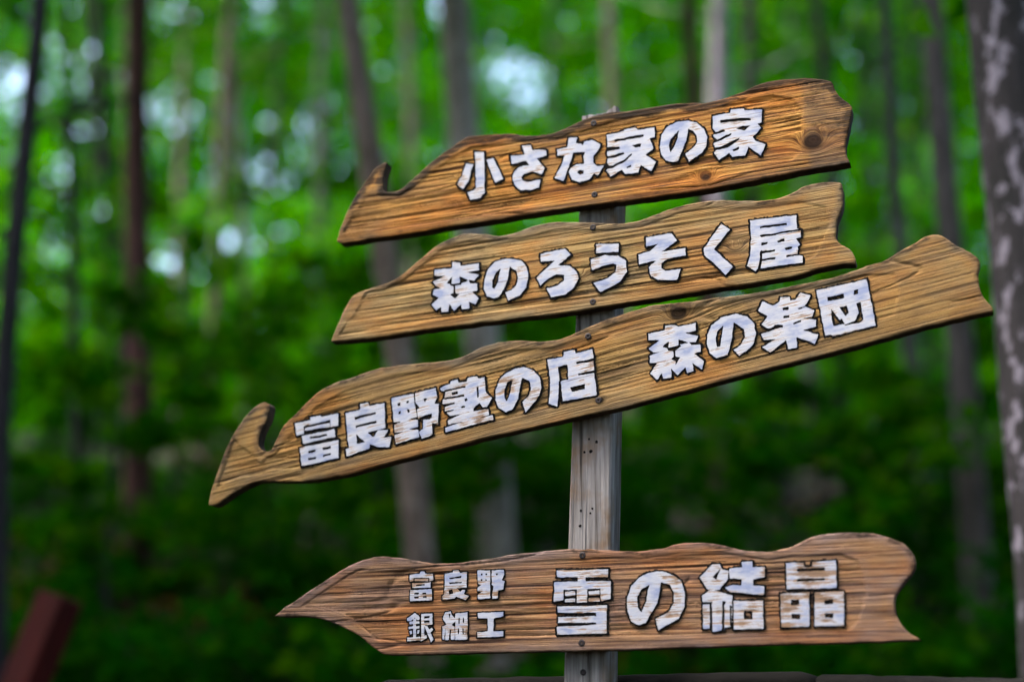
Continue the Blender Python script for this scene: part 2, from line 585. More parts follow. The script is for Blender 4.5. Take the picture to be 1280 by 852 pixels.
#      top px      bottom px   dist  width  bark
NEAR = {}
TREES = [
    ((48, 0), (8, 680), 7.5, 30, 'dark', 'slender dark purplish tree trunk beside the leaning red post', 9),
    ((78, 0), (104, 560), 11.0, 15, 'dark', 'very thin blackish tree stem between the dark trunk and the reddish one', 9),
    ((128, 60), (152, 300), 13.5, 22, 'dark', 'dark tree half hidden just behind the reddish-barked tree', 11),
    ((183, 0), (171, 500), 11.0, 38, 'red', 'reddish-brown barked tree with a straight trunk', 12),
    ((284, 130), (258, 470), 18.0, 20, 'brown', 'slim brown tree leaning away from the reddish-barked tree', 13),
    ((299, 150), (304, 520), 16.0, 13, 'brown', 'thin upright brown tree beside the slim leaning one', 12),
    ((402, 100), (408, 520), 23.0, 22, 'grey', 'far grey tree behind the tips of the upper arrow boards', 13),
    ((443, 0), (540, 850), 8.0, 40, 'brown', 'grey-brown tree leaning behind the hooked ends of the boards', 11),
    ((576, 0), (613, 620), 10.0, 52, 'palegrey', 'thick pale grey tree rising behind the middle of the boards', 12),
    ((764, 0), (776, 300), 20.0, 20, 'brown', 'far brown tree in line with the top of the signpost', 13),
    ((868, 0), (889, 640), 12.0, 24, 'red', 'purplish-brown tree beside the pale lavender trunk', 12),
    ((899, 0), (903, 560), 16.0, 30, 'pale', 'pale lavender smooth-barked tree behind the top board', 12),
    ((936, 0), (962, 560), 17.0, 27, 'dark', 'dark tree behind the pale lavender trunk', 13),
    ((1019, 0), (1060, 560), 15.0, 20, 'dark', 'slim black tree behind the right end of the top board', 12),
    ((1074, 0), (1118, 560), 17.0, 15, 'dark', 'thin dark tree between the slim black tree and a grey one', 12),
    ((1106, 0), (1152, 560), 12.0, 25, 'grey', 'slim grey tree beyond the broad end of the longest board', 12),
    ((1170, 0), (1206, 560), 9.0, 38, 'grey', 'straight grey tree next to the lichen-spotted trunk', 11),
    ((160, 0), (164, 420), 22.0, 13, 'brown', 'far slim brown stem just beside the reddish-barked tree', 12),
    ((505, 0), (522, 430), 21.0, 17, 'brown', 'far brown trunk between the leaning tree and the pale grey one', 12),
    ((690, 0), (702, 430), 23.0, 15, 'dark', 'far dark trunk just beside the signpost top', 12),
    ((985, 0), (1012, 430), 21.0, 16, 'grey', 'far grey trunk behind the knotted end of the top board', 12),
    ((1132, 0), (1168, 430), 18.0, 16, 'dark', 'slim dark trunk between the two grey trees', 12),
    ((112, 0), (122, 430), 16.0, 13, 'dark', 'thin dark far stem near the dark half-hidden tree', 12),
    ((232, 0), (226, 430), 20.0, 15, 'brown', 'far thin brown stem beyond the reddish-barked tree', 12),
    ((352, 0), (340, 430), 19.0, 15, 'dark', 'far thin dark stem beyond the hook of the top board', 12),
    ((1234, 0), (1308, 700), 4.4, 112, 'lichen', 'thick near tree with dark bark and pale lichen patches', 9),
]
for i, (pt, pb, d, w, bk, lb, h) in enumerate(TREES):
    near = d < 14.5
    b_ = at(*pb, d); NEAR[i] = (b_[0], d)
    make_tree("forest_tree", lb, pt, pb, d, w, bk, 'crown', max(h, 0.56 * d + 5.4) if near else h, 0.56 * d + 1.4 if near else 5.0, 6500 if near else 1400, 3.0 if near else 2.0, 0.21 if near else 0.16, 9, 0.05, None, i)

SHORT = ["the purplish trunk near the red post", "the blackish thin stem", "the dark half-hidden tree", "the reddish-barked tree", "the slim leaning brown tree", "the thin upright brown tree",
         "the far grey tree", "the leaning grey-brown tree", "the thick pale grey tree", "the far tree in line with the signpost", "the purplish-brown tree", "the pale lavender tree",
         "the dark tree by the lavender one", "the slim black tree", "the thin dark tree", "the slim grey tree", "the straight grey tree", "the slim brown far stem", "the far brown trunk", "the far dark trunk by the signpost", "the far grey trunk", "the slim dark trunk", "the thin dark far stem", "the far thin brown stem", "the far thin dark stem", "the lichen-spotted tree"]
XY = list(NEAR.values())


def beside(x, y):
    k = min(range(len(XY)), key=lambda i: ((XY[i][0] - x) ** 2 + 0.25 * (XY[i][1] - y) ** 2))
    dy = XY[k][1] - y
    return ("behind " if dy < -1.2 else "in front of " if dy > 1.2 else "beside ") + SHORT[k]


# unseen trees added round the viewer and along the slope to shade the scene
SIDES = [(-5.2, 6.6), (-6.6, 9.4), (-8.4, 13.0), (5.4, 7.2), (6.8, 10.4), (8.8, 14.2), (-10.5, 17.5), (10.8, 18.2)]
for i in range(13 + len(SIDES)):
    ang = R(-28 + i * 236 / 12)
    rr_ = [6.6, 8.2, 7.2][i % 3]
    rng = np.random.default_rng(300 + i)
    x, y = rr_ * math.cos(-ang), rr_ * math.sin(-ang) - 0.5
    if i >= 13: x, y = SIDES[i - 13]
    gz = float(ground_z(x, y))
    t = empty("forest_tree", (x, y, gz))
    if i < 13:
        tag(t, "unseen leafy tree added in front of the signpost to shade it", "tree", "unseen trees added to shade the signpost")
    else:
        tag(t, "unseen leafy tree further along the slope, added to shade it", "tree", "unseen trees added to shade the slope")
    h = rng.uniform(9, 11)
    path = [np.array([0.05 * math.sin(z), 0.05 * math.cos(z * 0.8), z]) for z in np.linspace(-0.2, h, 10)]
    parts = [tube(path, np.linspace(0.13, 0.03, 10), 10, 0.12, rng)]
    cen, rl, per = [], [], []
    for k in range(13):
        f = 0.10 + 0.9 * (k + 0.5) / 13
        az = k * 2.4 + rng.uniform(-0.4, 0.4); ln = rng.uniform(1.2, 2.1)
        s0 = np.array([0, 0, h * f]); e = s0 + np.array([math.cos(az) * ln, math.sin(az) * ln, rng.uniform(0.1, 0.6)])
        parts.append(tube([s0, (s0 + e) / 2, e], [0.035, 0.02, 0.008], 6))
        cen += [s0 + (e - s0) * 0.6, e]; rl += [rng.uniform(0.7, 1.0)] * 2; per += [300, 300]
    V, F = join_geo(parts)
    mesh_obj("trunk", V, F, BARK['brown'], t, smooth=True)
    V, F = leaf_geo(clumps(cen, rl, per, 0.75, rng), 0.22, rng=rng)
    fast_mesh("crown", V, F, LEAF['crown'], t)

# ------------------------------------------------------------------ understory saplings
def make_sapling(name, label, x, y, h, r, n, leaf, seed, size=0.13, group=None, lo=0.18):
    rng = np.random.default_rng(5000 + seed)
    z0 = float(ground_z(x, y))
    t = empty(name, (x, y, z0))
    tag(t, label, "sapling", group)
    lean = rng.normal(0, 0.05, 2)
    path = [np.array([lean[0] * z, lean[1] * z, z]) for z in np.linspace(-0.1, h, 7)]
    parts = [tube(path, np.linspace(0.022 + h * 0.004, 0.008, 7), 6, 0.1, rng)]
    cen, rr, per = [], [], []
    nb = int(7 + h * 2)
    for k in range(nb):
        f = lo + (1 - lo) * (k + 0.5) / nb
        s = np.array([lean[0] * h * f, lean[1] * h * f, h * f])
        az = k * 2.4 + rng.uniform(-0.4, 0.4)
        ln = r * rng.uniform(0.5, 1.1) * (1.15 - 0.6 * abs(f - 0.45))
        e = s + np.array([math.cos(az) * ln, math.sin(az) * ln, ln * rng.uniform(0.05, 0.5)])
        parts.append(tube([s, (s + e) / 2 + np.array([0, 0, 0.03]), e], [0.012, 0.008, 0.004], 5))
        for g_ in (0.55, 1.0):
            cen.append(s + (e - s) * g_); rr.append(r * rng.uniform(0.25, 0.42)); per.append(max(5, n // (nb * 2)))
    V, F = join_geo(parts)
    mesh_obj("stem", V, F, BARK['dark'], t, smooth=True)
    P = clumps(cen, rr, per, 0.45, rng)
    V, F = leaf_geo(P, size, tilt=0.55, rng=rng)
    fast_mesh("foliage", V, F, LEAF[leaf], t)
    return t


rs = np.random.default_rng(21)
k = 0
for row, (d, cnt, h0, h1) in enumerate([(10.0, 5, 1.6, 3.0), (13.5, 8, 2.4, 4.2), (17.5, 10, 3.0, 5.5), (22.0, 9, 3.5, 5.5)]):
    half = d * 0.40
    for j in range(cnt):
        x = -half + 2 * half * (j + 0.5 + rs.uniform(-0.35, 0.35)) / cnt
        y = d + rs.uniform(-1.2, 1.2)
        lab = ["low green sapling ", "leafy green sapling halfway up the slope ", "tall bright green sapling ", "tall crest-top sapling "][row] + beside(x, y)
        make_sapling("forest_sapling", lab, x, y, rs.uniform(h0, h1), rs.uniform(0.8, 1.35), int(rs.uniform(900, 1500) * (0.75 if row == 3 else 1)), 'bright' if row > 1 else 'crown', k, 0.15,
                     ["saplings low on the slope", "saplings halfway up the slope", "saplings on the upper slope", "saplings along the crest"][row])
        k += 1


# ------------------------------------------------------------------ shrubs
def make_shrub(label, x, y, h, r, n, leaf, seed, size, group):
    rng = np.random.default_rng(9000 + seed)
    z0 = float(ground_z(x, y))
    t = empty("forest_shrub", (x, y, z0))
    tag(t, label, "shrub", group)
    parts, cen, rr, per = [], [], [], []
    ns = 7
    for q_ in range(ns):
        az = q_ * 2.4 + rng.uniform(-0.4, 0.4)
        o = r * rng.uniform(0.3, 0.95)
        e = np.array([math.cos(az) * o, math.sin(az) * o, h * rng.uniform(0.55, 1.0)])
        parts.append(tube([np.array([0, 0, -0.06]), e * np.array([0.35, 0.35, 0.55]), e], [0.012, 0.009, 0.004], 5))
        for g_ in (0.6, 1.0):
            cen.append(e * np.array([g_, g_, 0.25 + 0.75 * g_])); rr.append(r * rng.uniform(0.3, 0.5)); per.append(n // (ns * 2))
    V, F = join_geo(parts)
    mesh_obj("stem", V, F, BARK['dark'], t)
    P = clumps(cen, rr, per, 0.7, rng)
    P[:, 2] = np.maximum(P[:, 2], 0.02)
    V, F = leaf_geo(P, size, tilt=0.6, rng=rng)
    fast_mesh("foliage", V, F, LEAF[leaf], t)


k = 0
for row, (d, cnt, h0, h1, lf) in enumerate([(6.2, 9, 0.5, 0.9, 'shrub'), (8.3, 11, 0.6, 1.2, 'shrub'), (11.0, 13, 0.7, 1.4, 'shrub'), (14.5, 14, 0.8, 1.6, 'shrub')]):
    half = d * 0.42
    for j in range(cnt):
        x = -half + 2 * half * (j + 0.5 + rs.uniform(-0.4, 0.4)) / cnt
        y = d + rs.uniform(-0.9, 0.9)
        if y < 7.2 and x < -1.2: y += 1.6
        lab = ["low dark shrub down the slope ", "dark green shrub on the lower slope ", "rounded green shrub mid-slope ", "green shrub on the upper slope "][row] + beside(x, y)
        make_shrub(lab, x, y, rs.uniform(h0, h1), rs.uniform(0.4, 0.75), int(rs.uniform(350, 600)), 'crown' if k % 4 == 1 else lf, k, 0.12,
                   ["shrubs at the foot of the slope", "shrubs on the lower slope", "shrubs on the middle slope", "shrubs on the upper slope"][row])
        k += 1

# ------------------------------------------------------------------ ground cover, dry leaves, far wood
n = 42000
y = 3.6 + 24 * RNG.random(n) ** 1.3
x = (RNG.random(n) - 0.5) * 2 * (y * 0.5 + 1.0)
keep = (vnoise(x * 0.9, y * 0.9, 12) > 0.36) & ~((x < -1.6) & (y < 6.3))
x, y = x[keep], y[keep]
P = np.stack([x, y, ground_z(x, y) + RNG.random(len(x)) ** 1.5 * 0.34 + 0.02], 1)
V, F = leaf_geo(P, 0.15, 0.4, 0.7)
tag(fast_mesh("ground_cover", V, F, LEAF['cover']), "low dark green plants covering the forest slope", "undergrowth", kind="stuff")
n = 16000
y = 4.5 + 16 * RNG.random(n)
x = (RNG.random(n) - 0.5) * 2 * (y * 0.5 + 1.0)
keep = vnoise(x * 0.7, y * 0.7, 15) > 0.58
x, y = x[keep], y[keep]
P = np.stack([x, y, ground_z(x, y) + RNG.random(len(x)) ** 2 * 0.40 + 0.02], 1)
V, F = leaf_geo(P, 0.11, 0.6, 0.5)
tag(fast_mesh("fallen_leaves", V, F, LEAF['dry']), "patches of dry orange-brown leaves on the slope", "leaves", kind="stuff")

n = 215000
y = RNG.uniform(27.0, 28.4, n)
x = (RNG.random(n) - 0.5) * 2 * 15.0
z = RNG.random(n) ** 0.9 * 15.0 + 0.2
z[:22000] = RNG.random(22000) * 2.2
P = np.stack([x, y, ground_z(x, y) + z], 1)
keep = vnoise(x * 1.1, z * 1.1, 31) * 0.5 + vnoise(x * 2.6, z * 2.6 + y, 33) * 0.5 > 0.12 + 0.12 * smooth01(2.0, -3.0, x) * (z > 2.5) + 0.05 * smooth01(-3.0, -7.0, x) * (z > 3.5) - 0.2 * (z < 2.2)
# gaps in the leaves where the open sky shows
GAPS = [(18, 108, .75), (8, 95, .5), (215, 135, .70), (232, 125, .45), (640, 75, .35), (648, 108, .85), (655, 118, .45), (684, 98, .35), (507, 187, .5), (262, 222, .5), (380, 192, .5), (283, 295, .5), (380, 40, .45), (382, 12, .4),
        (67, 215, .5), (116, 125, .5), (92, 108, .45), (76, 84, .45), (72, 40, .45), (92, 12, .45), (308, 8, .55), (210, 4, .45), (200, 325, .45), (58, 320, .4), (44, 382, .4), (62, 380, .4), (8, 395, .4), (360, 275, .45), (385, 335, .45),
        (310, 215, .4), (1056, 64, .5), (12, 185, .4), (330, 260, .45), (410, 215, .4), (318, 300, .5), (345, 235, .35), (235, 20, .4), (270, 115, .4)]
RH = np.random.default_rng(77)
holes = [(at(a, b, 27.7), r * (0.92 if r > 0.65 else 0.84)) for a, b, r in GAPS]
for _ in range(80):
    hx = -2.0 - RH.random() * 9.5
    holes.append((np.array([hx, 27.7, 8.0 + RH.uniform(3.2, 12)]), RH.uniform(0.18, 0.32)))
for c, r in holes:
    keep &= ((P - c) ** 2).sum(1) > r * r * (0.6 + 0.8 * vnoise(x * 3, z * 3, 35))
P = P[keep]
V, F = leaf_geo(P, 0.26, 0.6, 0.8)
tag(fast_mesh("far_wood", V, F, LEAF['bright']), "mass of distant green woodland with sky showing through its gaps", "woodland", kind="stuff")

# ------------------------------------------------------------------ leaning red post
d = 6.4
p0, p1 = at(76, 744, d), at(32, 852, d)
dv = (p0 - p1) / (p0[2] - p1[2])
gz = float(ground_z(p1[0], d))
bs_ = p1 + dv * (gz - p1[2] - 0.15)
L = (p0 - bs_)
ln = np.linalg.norm(L); up = L / ln
yaw = R(38)
sd = np.array([math.cos(yaw), -math.sin(yaw), 0.0]); sd -= up * (sd @ up); sd /= np.linalg.norm(sd)
bk = np.cross(up, sd)
w, dp, bv = 0.105, 0.060, 0.007
prof = [(-w + bv, -dp), (w - bv, -dp), (w, -dp + bv), (w, dp - bv), (w - bv, dp), (-w + bv, dp), (-w, dp - bv), (-w, -dp + bv)]
V, F = [], []
for (hh, sc) in ((0, 1), (ln - 0.012, 1), (ln, 0.86)):
    for (a_, b_) in prof:
        V.append((sd * a_ * sc + bk * b_ * sc + up * hh).tolist())
for s_ in range(2):
    for q_ in range(8):
        F.append((s_ * 8 + q_, s_ * 8 + (q_ + 1) % 8, s_ * 8 + 8 + (q_ + 1) % 8, s_ * 8 + 8 + q_))
F += [tuple(range(8))[::-1], tuple(range(16, 24))]
o = mesh_obj("wooden_post", V, F, M_RED, loc=bs_.tolist())
tag(o, "leaning red-painted square wooden post standing in the undergrowth", "post")

# ------------------------------------------------------------------ the signpost
YAW = R(18)
U = np.array([math.cos(YAW), -math.sin(YAW), 0.0])
NF = np.array([-math.sin(YAW), -math.cos(YAW), 0.0])      # towards the viewer
PF = at(745, 600, 2.86)                                   # a point on the boards' front plane
THICK = 0.030
PB = PF - NF * THICK                                      # the post's front plane
foot = on_plane(742, 800, PB, NF); foot[2] = 0.0
sign = empty("signpost", foot.tolist())
tag(sign, "weathered wooden signpost with four carved arrow boards lettered in white Japanese characters", "signpost")


def catmull(pts, step):
    pts = np.asarray(pts, float); n = len(pts); out = []
    for i in range(n):
        p0, p1, p2, p3 = pts[i - 1], pts[i], pts[(i + 1) % n], pts[(i + 2) % n]
        L = np.linalg.norm(p2 - p1); m = max(1, int(round(L / step)))
        # sharp corners stay sharp: fall back to straight segments near a strong turn
        def turn(a, b, c):
            u, v = b - a, c - b
            return (u @ v) / (np.linalg.norm(u) * np.linalg.norm(v) + 1e-12)
        t1 = (p2 - p0) * 0.5 if turn(p0, p1, p2) > 0.35 else (p2 - p1)
        t2 = (p3 - p1) * 0.5 if turn(p1, p2, p3) > 0.35 else (p2 - p1)
        lim = L * 1.2
        for t in (t1, t2):
            l_ = np.linalg.norm(t)
            if l_ > lim: t *= lim / l_
        for k in range(m):
            s = k / m; s2, s3 = s * s, s * s * s
            out.append((2 * s3 - 3 * s2 + 1) * p1 + (s3 - 2 * s2 + s) * t1 + (-2 * s3 + 3 * s2) * p2 + (s3 - s2) * t2)
    return np.array(out)


class Frame:
    """board frame: x along the board, z up in the board's plane, y away from the viewer"""
    def __init__(self, a, b):
        A, B = on_plane(*a, PF, NF), on_plane(*b, PF, NF)
        ex = (B - A) / np.linalg.norm(B - A)
        ey = -NF
        ez = np.cross(ex, ey)
        if ez[2] < 0: ez = -ez
        self.o = (A + B) / 2; self.ex, self.ey, self.ez = ex, ey, ez

    def matrix(self):
        m = Matrix.Identity(4)
        for i in range(3):
            m[i][0], m[i][1], m[i][2], m[i][3] = self.ex[i], self.ey[i], self.ez[i], self.o[i]
        return m

    def loc(self, p):
        w = on_plane(p[0], p[1], PF, NF) - self.o
        return (w @ self.ex, w @ self.ez)

    def locs(self, pts):
        return np.array([self.loc(p) for p in pts])


def T(s):
    return [tuple(float(c) for c in q.split(',')) for q in s.split()]


OUT1 = T("420.5,301 427,280 437.8,255.5 451,234 467.5,212 478.3,203.7 484,203 482.4,208 478.8,220 478.3,231 480,238.5 489,239.5 500,236.6 516,223 540.4,201.5 562,185 583.6,171.3 605,168.6 632,167 656.5,169 683.5,167.8 705,161 724,151.5 740,145.5 761.6,140.5 780,139 794,137 821,132.7 848,129 880,128 902,123 929,113.8 950.6,104.8 977.7,99.4 1010,97.8 1031.7,99.4 1039.7,103 1043.8,112.4 1050.6,120.5 1062.7,130 1065.4,138 1062.7,153 1060,166.4 1057,180 1057.5,191 1062.7,203.5 1010,212.3 956,223 875,238 807.5,247.4 740,256 670,266 616,275 562,283 508,292 467.5,297.4 427,303.6")
OUT2 = T("413.5,426.6 421.6,406 432.4,382 443,368.5 462,360.4 483.7,353.7 502.6,343 521.5,326.7 543,309 564.7,297 583.6,291.6 605,292.4 624,294.5 643,290.8 664.6,283.5 683.5,278.5 710,277.3 740,278 767,279.4 794,276.7 821,267.3 848,257.8 875,252 902,250 934,251 961,249.7 983,243.8 1004.6,233.5 1023.5,228.6 1045,227.6 1052,230.3 1054,241.6 1053,257.8 1047.8,274 1044.6,290 1045.5,299.7 1053,306 1064,313 1070,325 1069.5,330 1047.8,330.7 1020,337 999,343.6 956,351.5 902,359.5 861.5,366 821,373 780.5,379 740,385.5 697,392.3 643,398 589,405 535,411.7 481,419.8 440.5,424.7")
OUT3 = T("260.3,630.6 263.5,614.4 270,593 279.7,567 293,540 309.4,517 323,505 331,502.4 336.4,506.4 336,516 331,528 325.6,539 322.4,549.6 324.3,559 331,563.7 339,560.4 346,547 355.3,530.7 369,517 385,501 401,487.5 423,476.7 444.4,470 466,461.9 487.6,457.8 514.6,454.6 547,451.9 568.6,448.4 580,444.5 601.6,434 623,428 644.8,425.4 669,426.4 688,425.4 709.6,420.5 731,410.5 752.8,401 779.8,392 809.5,382.7 821,380.4 861.5,376.6 891,372.6 929,368 956,363.5 996.5,355.5 1023.5,350 1050.5,344 1072,336.8 1085.5,331.3 1104.5,326 1120.6,316.5 1139.5,305.7 1155.7,296.2 1169,293 1180,296.2 1193.5,305.7 1207,312.4 1220.5,320.5 1225.4,328.6 1223,342 1224.6,358.3 1230,372 1240,383 1241.6,389 1207,396 1153,409.6 1099,424.5 1045,439.3 991,452.8 937,466.5 877,483 823,497.5 769,511 715,522.5 661,535 607,547.4 547,563 493,576.6 439,591.5 412,597 385,601 358,601.5 331,601 314.8,603.6 298.6,611.7 282.4,622.5 269,631")
OUT4 = T("342.7,769.4 356.6,758 377.8,743.6 396.4,731.6 415,719.7 431,709.6 449.5,701 465.5,696.3 481.4,695 500,697 521,700.6 542.5,703.2 569,703.2 595.6,699.8 622,695.8 643.4,692 666.6,690 693,687.3 719.7,685.7 746,686.5 778,688.3 804.7,688.3 826,685 847,679.8 868.4,677.7 889.7,678.5 911,683 932,687.8 957,689 972.8,687.3 994,681 1012.6,671.9 1031,667 1057.8,665.2 1084.4,665.8 1103,669.2 1119,674.5 1132,681 1142.8,693 1145,705 1140,717 1129.5,730 1120,743.6 1117.6,754 1120,767.5 1127,780.8 1137.5,791.4 1150.8,799.4 1105.6,802 1052.5,803.3 972.8,805.2 893,807.9 826,810 746,812.7 640,814.5 569,816.6 516,817.4 481.4,817 468,810 452,796.7 436,787.4 420,779.4 399,772.8 377.8,770 356.6,770")
FLD1 = T("430,290 458,242 475,244 500,244 520,232 545,210 570,192 590,182 640,178 700,172 735,160 765,150 830,142 890,138 930,124 965,118 990,122 1003,135 1003,190 985,205 880,225 760,242 640,262 540,277 460,287")
FLD2 = T("425,418 459,365 480,362 505,350 530,330 560,306 585,300 640,299 690,287 760,288 800,284 850,266 900,258 960,258 1000,250 1035,258 1040,280 1030,300 1020,320 990,333 900,349 780,368 640,388 500,405")
FLD3 = T("272,608 292,550 310,562 325,577 345,567 362,542 395,507 430,487 500,466 560,460 620,438 690,433 760,408 830,388 900,380 1000,362 1080,342 1120,340 1125,365 1118,395 1050,418 940,447 800,483 660,517 500,558 400,583 340,588 300,596")
FLD4 = T("378,757 437,718 450,712 520,711 560,713 640,702 700,697 800,698 850,692 900,690 960,700 1000,694 1050,690 1075,700 1085,740 1075,775 1060,790 900,793 700,797 520,802 485,802 470,797 450,780 425,766 395,758")

# knots: pixel position, radius in px, strength
KNOTS = {1: [(1016, 177, 16, 1.3), (882, 221, 11, 1.0)], 2: [(920, 309, 11, 0.45), (724, 343, 10, 0.35)],
         3: [(848, 391, 15, 1.25), (751, 500, 6, 1.2)], 4: [(735, 372, 2, 0.1)]}


def make_board(idx, out_px, fld_px, base_a, base_b, mat, label):
    rng = np.random.default_rng(40 + idx)
    fr = Frame(base_a, base_b)
    loop = catmull(fr.locs(out_px), 0.0045)
    nrm = np.roll(loop, -1, 0) - np.roll(loop, 1, 0)
    nrm = np.stack([nrm[:, 1], -nrm[:, 0]], 1) / (np.linalg.norm(nrm, axis=1)[:, None] + 1e-9)
    ks = np.arange(len(loop))
    jit = (vnoise(ks * 0.23, ks * 0 + idx, 50) - 0.5) * 0.0022 + (rng.random(len(loop)) - 0.5) * 0.0007
    loop = loop + nrm * jit[:, None]
    fld = fr.locs(fld_px)
    x0, z0 = loop.min(0); x1, z1 = loop.max(0)
    gx = np.arange(x0, x1, 0.0042); gz = np.arange(z0, z1, 0.0013)
    GX, GZ = np.meshgrid(gx, gz, indexing='ij')
    P = np.stack([GX.ravel(), GZ.ravel()], 1)
    P[:, 0] += (rng.random(len(P)) - 0.5) * 0.0016
    sd = sdf_poly(P, loop)
    P = P[sd < -0.0011]
    n0 = len(loop)
    allp = np.concatenate([loop, P])
    edges = [(i, (i + 1) % n0) for i in range(n0)]
    vc, ec, fc, ov, oe, of = delaunay_2d_cdt([Vector(p) for p in allp], edges, [], 1, 1e-6)
    A = np.array([tuple(v) for v in vc])
    dist = -sdf_poly(A, loop)
    fs = -sdf_poly(A, fld)
    x, z = A[:, 0], A[:, 1]
    kn = np.zeros(len(A)); warp = np.zeros(len(A))
    for (kx, ky, kr, ks_) in KNOTS[idx]:
        c = np.array(fr.loc((kx, ky))); r = kr * 0.00155
        dx, dz = (x - c[0]) / (r * 1.25), (z - c[1]) / r
        g_ = np.exp(-(dx * dx + dz * dz))
        kn = np.maximum(kn, ks_ * np.exp(-((dx / 0.8) ** 2 + (dz / 0.8) ** 2)))
        warp += -0.9 * r * np.tanh(dz * 0.8) * np.exp(-(dx / 2.6) ** 2 - (dz / 2.0) ** 2)
    zz = z + warp + 0.003 * (vnoise(x * 5, z * 9, 60 + idx) - 0.5) + 0.007 * (vnoise(x * 2, z * 3, 66 + idx) - 0.5)
    # chiselled grooves: long low ridges along the grain
    r1 = vnoise(x * 5.5, zz * 320, 70 + idx)
    r2 = vnoise(x * 9, zz * 520, 75 + idx)
    r3 = vnoise(x * 60, zz * 700, 78 + idx)
    rid = 0.48 * smooth01(0.12, 0.80, r1) + 0.40 * r2 + 0.12 * r3
    mask = smooth01(0.0, 0.004, fs)
    amp = 0.45 + 0.9 * smooth01(0.30, 0.65, vnoise(x * 7, z * 14, 80 + idx))
    h = -mask * 0.0010 - mask * amp * 0.0032 * (1 - rid) ** 1.2
    h += -(1 - mask) * 0.0009 * (1 - rid)
    tipx = fr.loc({1: (540, 250), 2: (520, 390), 3: (380, 570), 4: (500, 760)}[idx])[0]
    ntip = 1 - smooth01(tipx - 0.03, tipx + 0.03, x)
    h -= (0.0020 * smooth01(0.35, 0.6, vnoise(x * 9, z * 9, 84 + idx)) * (1 - ntip) + 0.0038 * ntip) * np.exp(-(fs / 0.0021) ** 2) * (1 - smooth01(0.016, 0.024, dist))
    h += -0.0016 * (1 - np.clip(dist / (0.0014 + 0.0030 * vnoise(x * 40, z * 40, 88 + idx)), 0, 1)) ** 2
    # long drying checks
    chk = np.abs(vnoise(x * 3.0, zz * 28, 90 + idx) - 0.5)
    h -= 0.0022 * np.exp(-(chk / 0.018) ** 2) * smooth01(0.45, 0.62, vnoise(x * 5, z * 11, 95 + idx))
    rim = (1 - smooth01(0.004, 0.026, dist)) * (0.55 + 0.45 * (z > np.median(z)))
    rim = np.maximum(rim, (1 - mask) * smooth01(0.010, 0.03, dist) * 0.35)
    if idx == 1:
        rim = np.maximum(rim, 0.95 * smooth01(fr.loc((998, 150))[0], fr.loc((1012, 150))[0], x))
    upness = smooth01(0.0, 0.06, z - (loop[:, 1].min() * 0.5 + np.median(z) * 0.5))
    grime = (1 - smooth01(0.002, 0.034 if idx == 1 else 0.020, dist)) * (0.35 + 0.65 * upness) * (1.0 if idx == 1 else 0.62)
    if idx == 1:
        grime = np.maximum(grime, 0.55 * smooth01(fr.loc((996, 150))[0], fr.loc((1020, 150))[0], x))
    # front sheet + sides + back
    verts = np.stack([A[:, 0], -h, A[:, 1]], 1)
    faces = [tuple(f) for f in fc]
    # orient to -y
    f0 = faces[0]
    a_, b_, c_ = (verts[i] for i in f0[:3])
    if np.cross(b_ - a_, c_ - a_)[1] > 0:
        faces = [f[::-1] for f in faces]
    nf = len(faces)
    # boundary order from the loop (input verts keep their order)
    remap = {}
    for i, lst in enumerate(ov):
        for k_ in lst:
            if k_ < n0: remap[k_] = i
    ring = [remap[i] for i in range(n0)]
    nb = len(verts)
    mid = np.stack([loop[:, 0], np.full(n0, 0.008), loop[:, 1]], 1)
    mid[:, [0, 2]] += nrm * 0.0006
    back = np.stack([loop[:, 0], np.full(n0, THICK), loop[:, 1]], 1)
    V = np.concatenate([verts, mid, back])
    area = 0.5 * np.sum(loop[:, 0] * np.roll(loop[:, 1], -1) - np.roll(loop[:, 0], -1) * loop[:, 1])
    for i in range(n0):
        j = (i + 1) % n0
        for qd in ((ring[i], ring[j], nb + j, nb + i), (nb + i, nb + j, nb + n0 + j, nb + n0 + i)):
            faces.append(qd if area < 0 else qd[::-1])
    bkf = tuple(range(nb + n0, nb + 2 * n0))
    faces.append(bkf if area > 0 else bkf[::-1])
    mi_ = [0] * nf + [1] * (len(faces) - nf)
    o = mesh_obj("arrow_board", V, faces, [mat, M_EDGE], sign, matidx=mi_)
    me = o.data
    me.polygons.foreach_set("use_smooth", [len(p) == 3 for p in faces])
    pad = 2 * n0
    for nm, arr, fill in (("ridge", rid, 0.4), ("rim", rim, 0.8), ("knot", kn, 0.0), ("grime", grime, 0.2)):
        at_ = me.attributes.new(nm, 'FLOAT', 'POINT')
        at_.data.foreach_set("value", np.concatenate([arr, np.full(pad, fill)]).astype(np.float32))
    o.matrix_parent_inverse = Matrix.Translation(-Vector(foot))
    o.matrix_basis = fr.matrix()
    o["label"] = label
    return o, fr


# ------------------------------------------------------------------ lettering
# each letter: zoom origin and scale, outer polygons, then holes, in magnified picture pixels
A1, A2, A3, A4, A5, A6 = (560, 160, 8.523), (690, 140, 8.521), (820, 120, 8.52), (530, 300, 8.521), (660, 290, 6.4), (860, 250, 7.744)
A7, A8, B1, B2, B3 = (360, 490, 7.743), (480, 460, 7.745), (610, 420, 7.747), (800, 380, 7.747), (940, 330, 6.553)
B4, B5, B6, B7 = (500, 700, 7.743), (680, 700, 8.52), (770, 690, 6.4), (960, 690, 7.745)
LET = {1: [], 2: [], 3: [], 4: []}


def L_(b, reg, outs, holes=(), wear=0.0):
    LET[b].append((reg, [T(s) for s in outs], [T(s) for s in holes], wear))


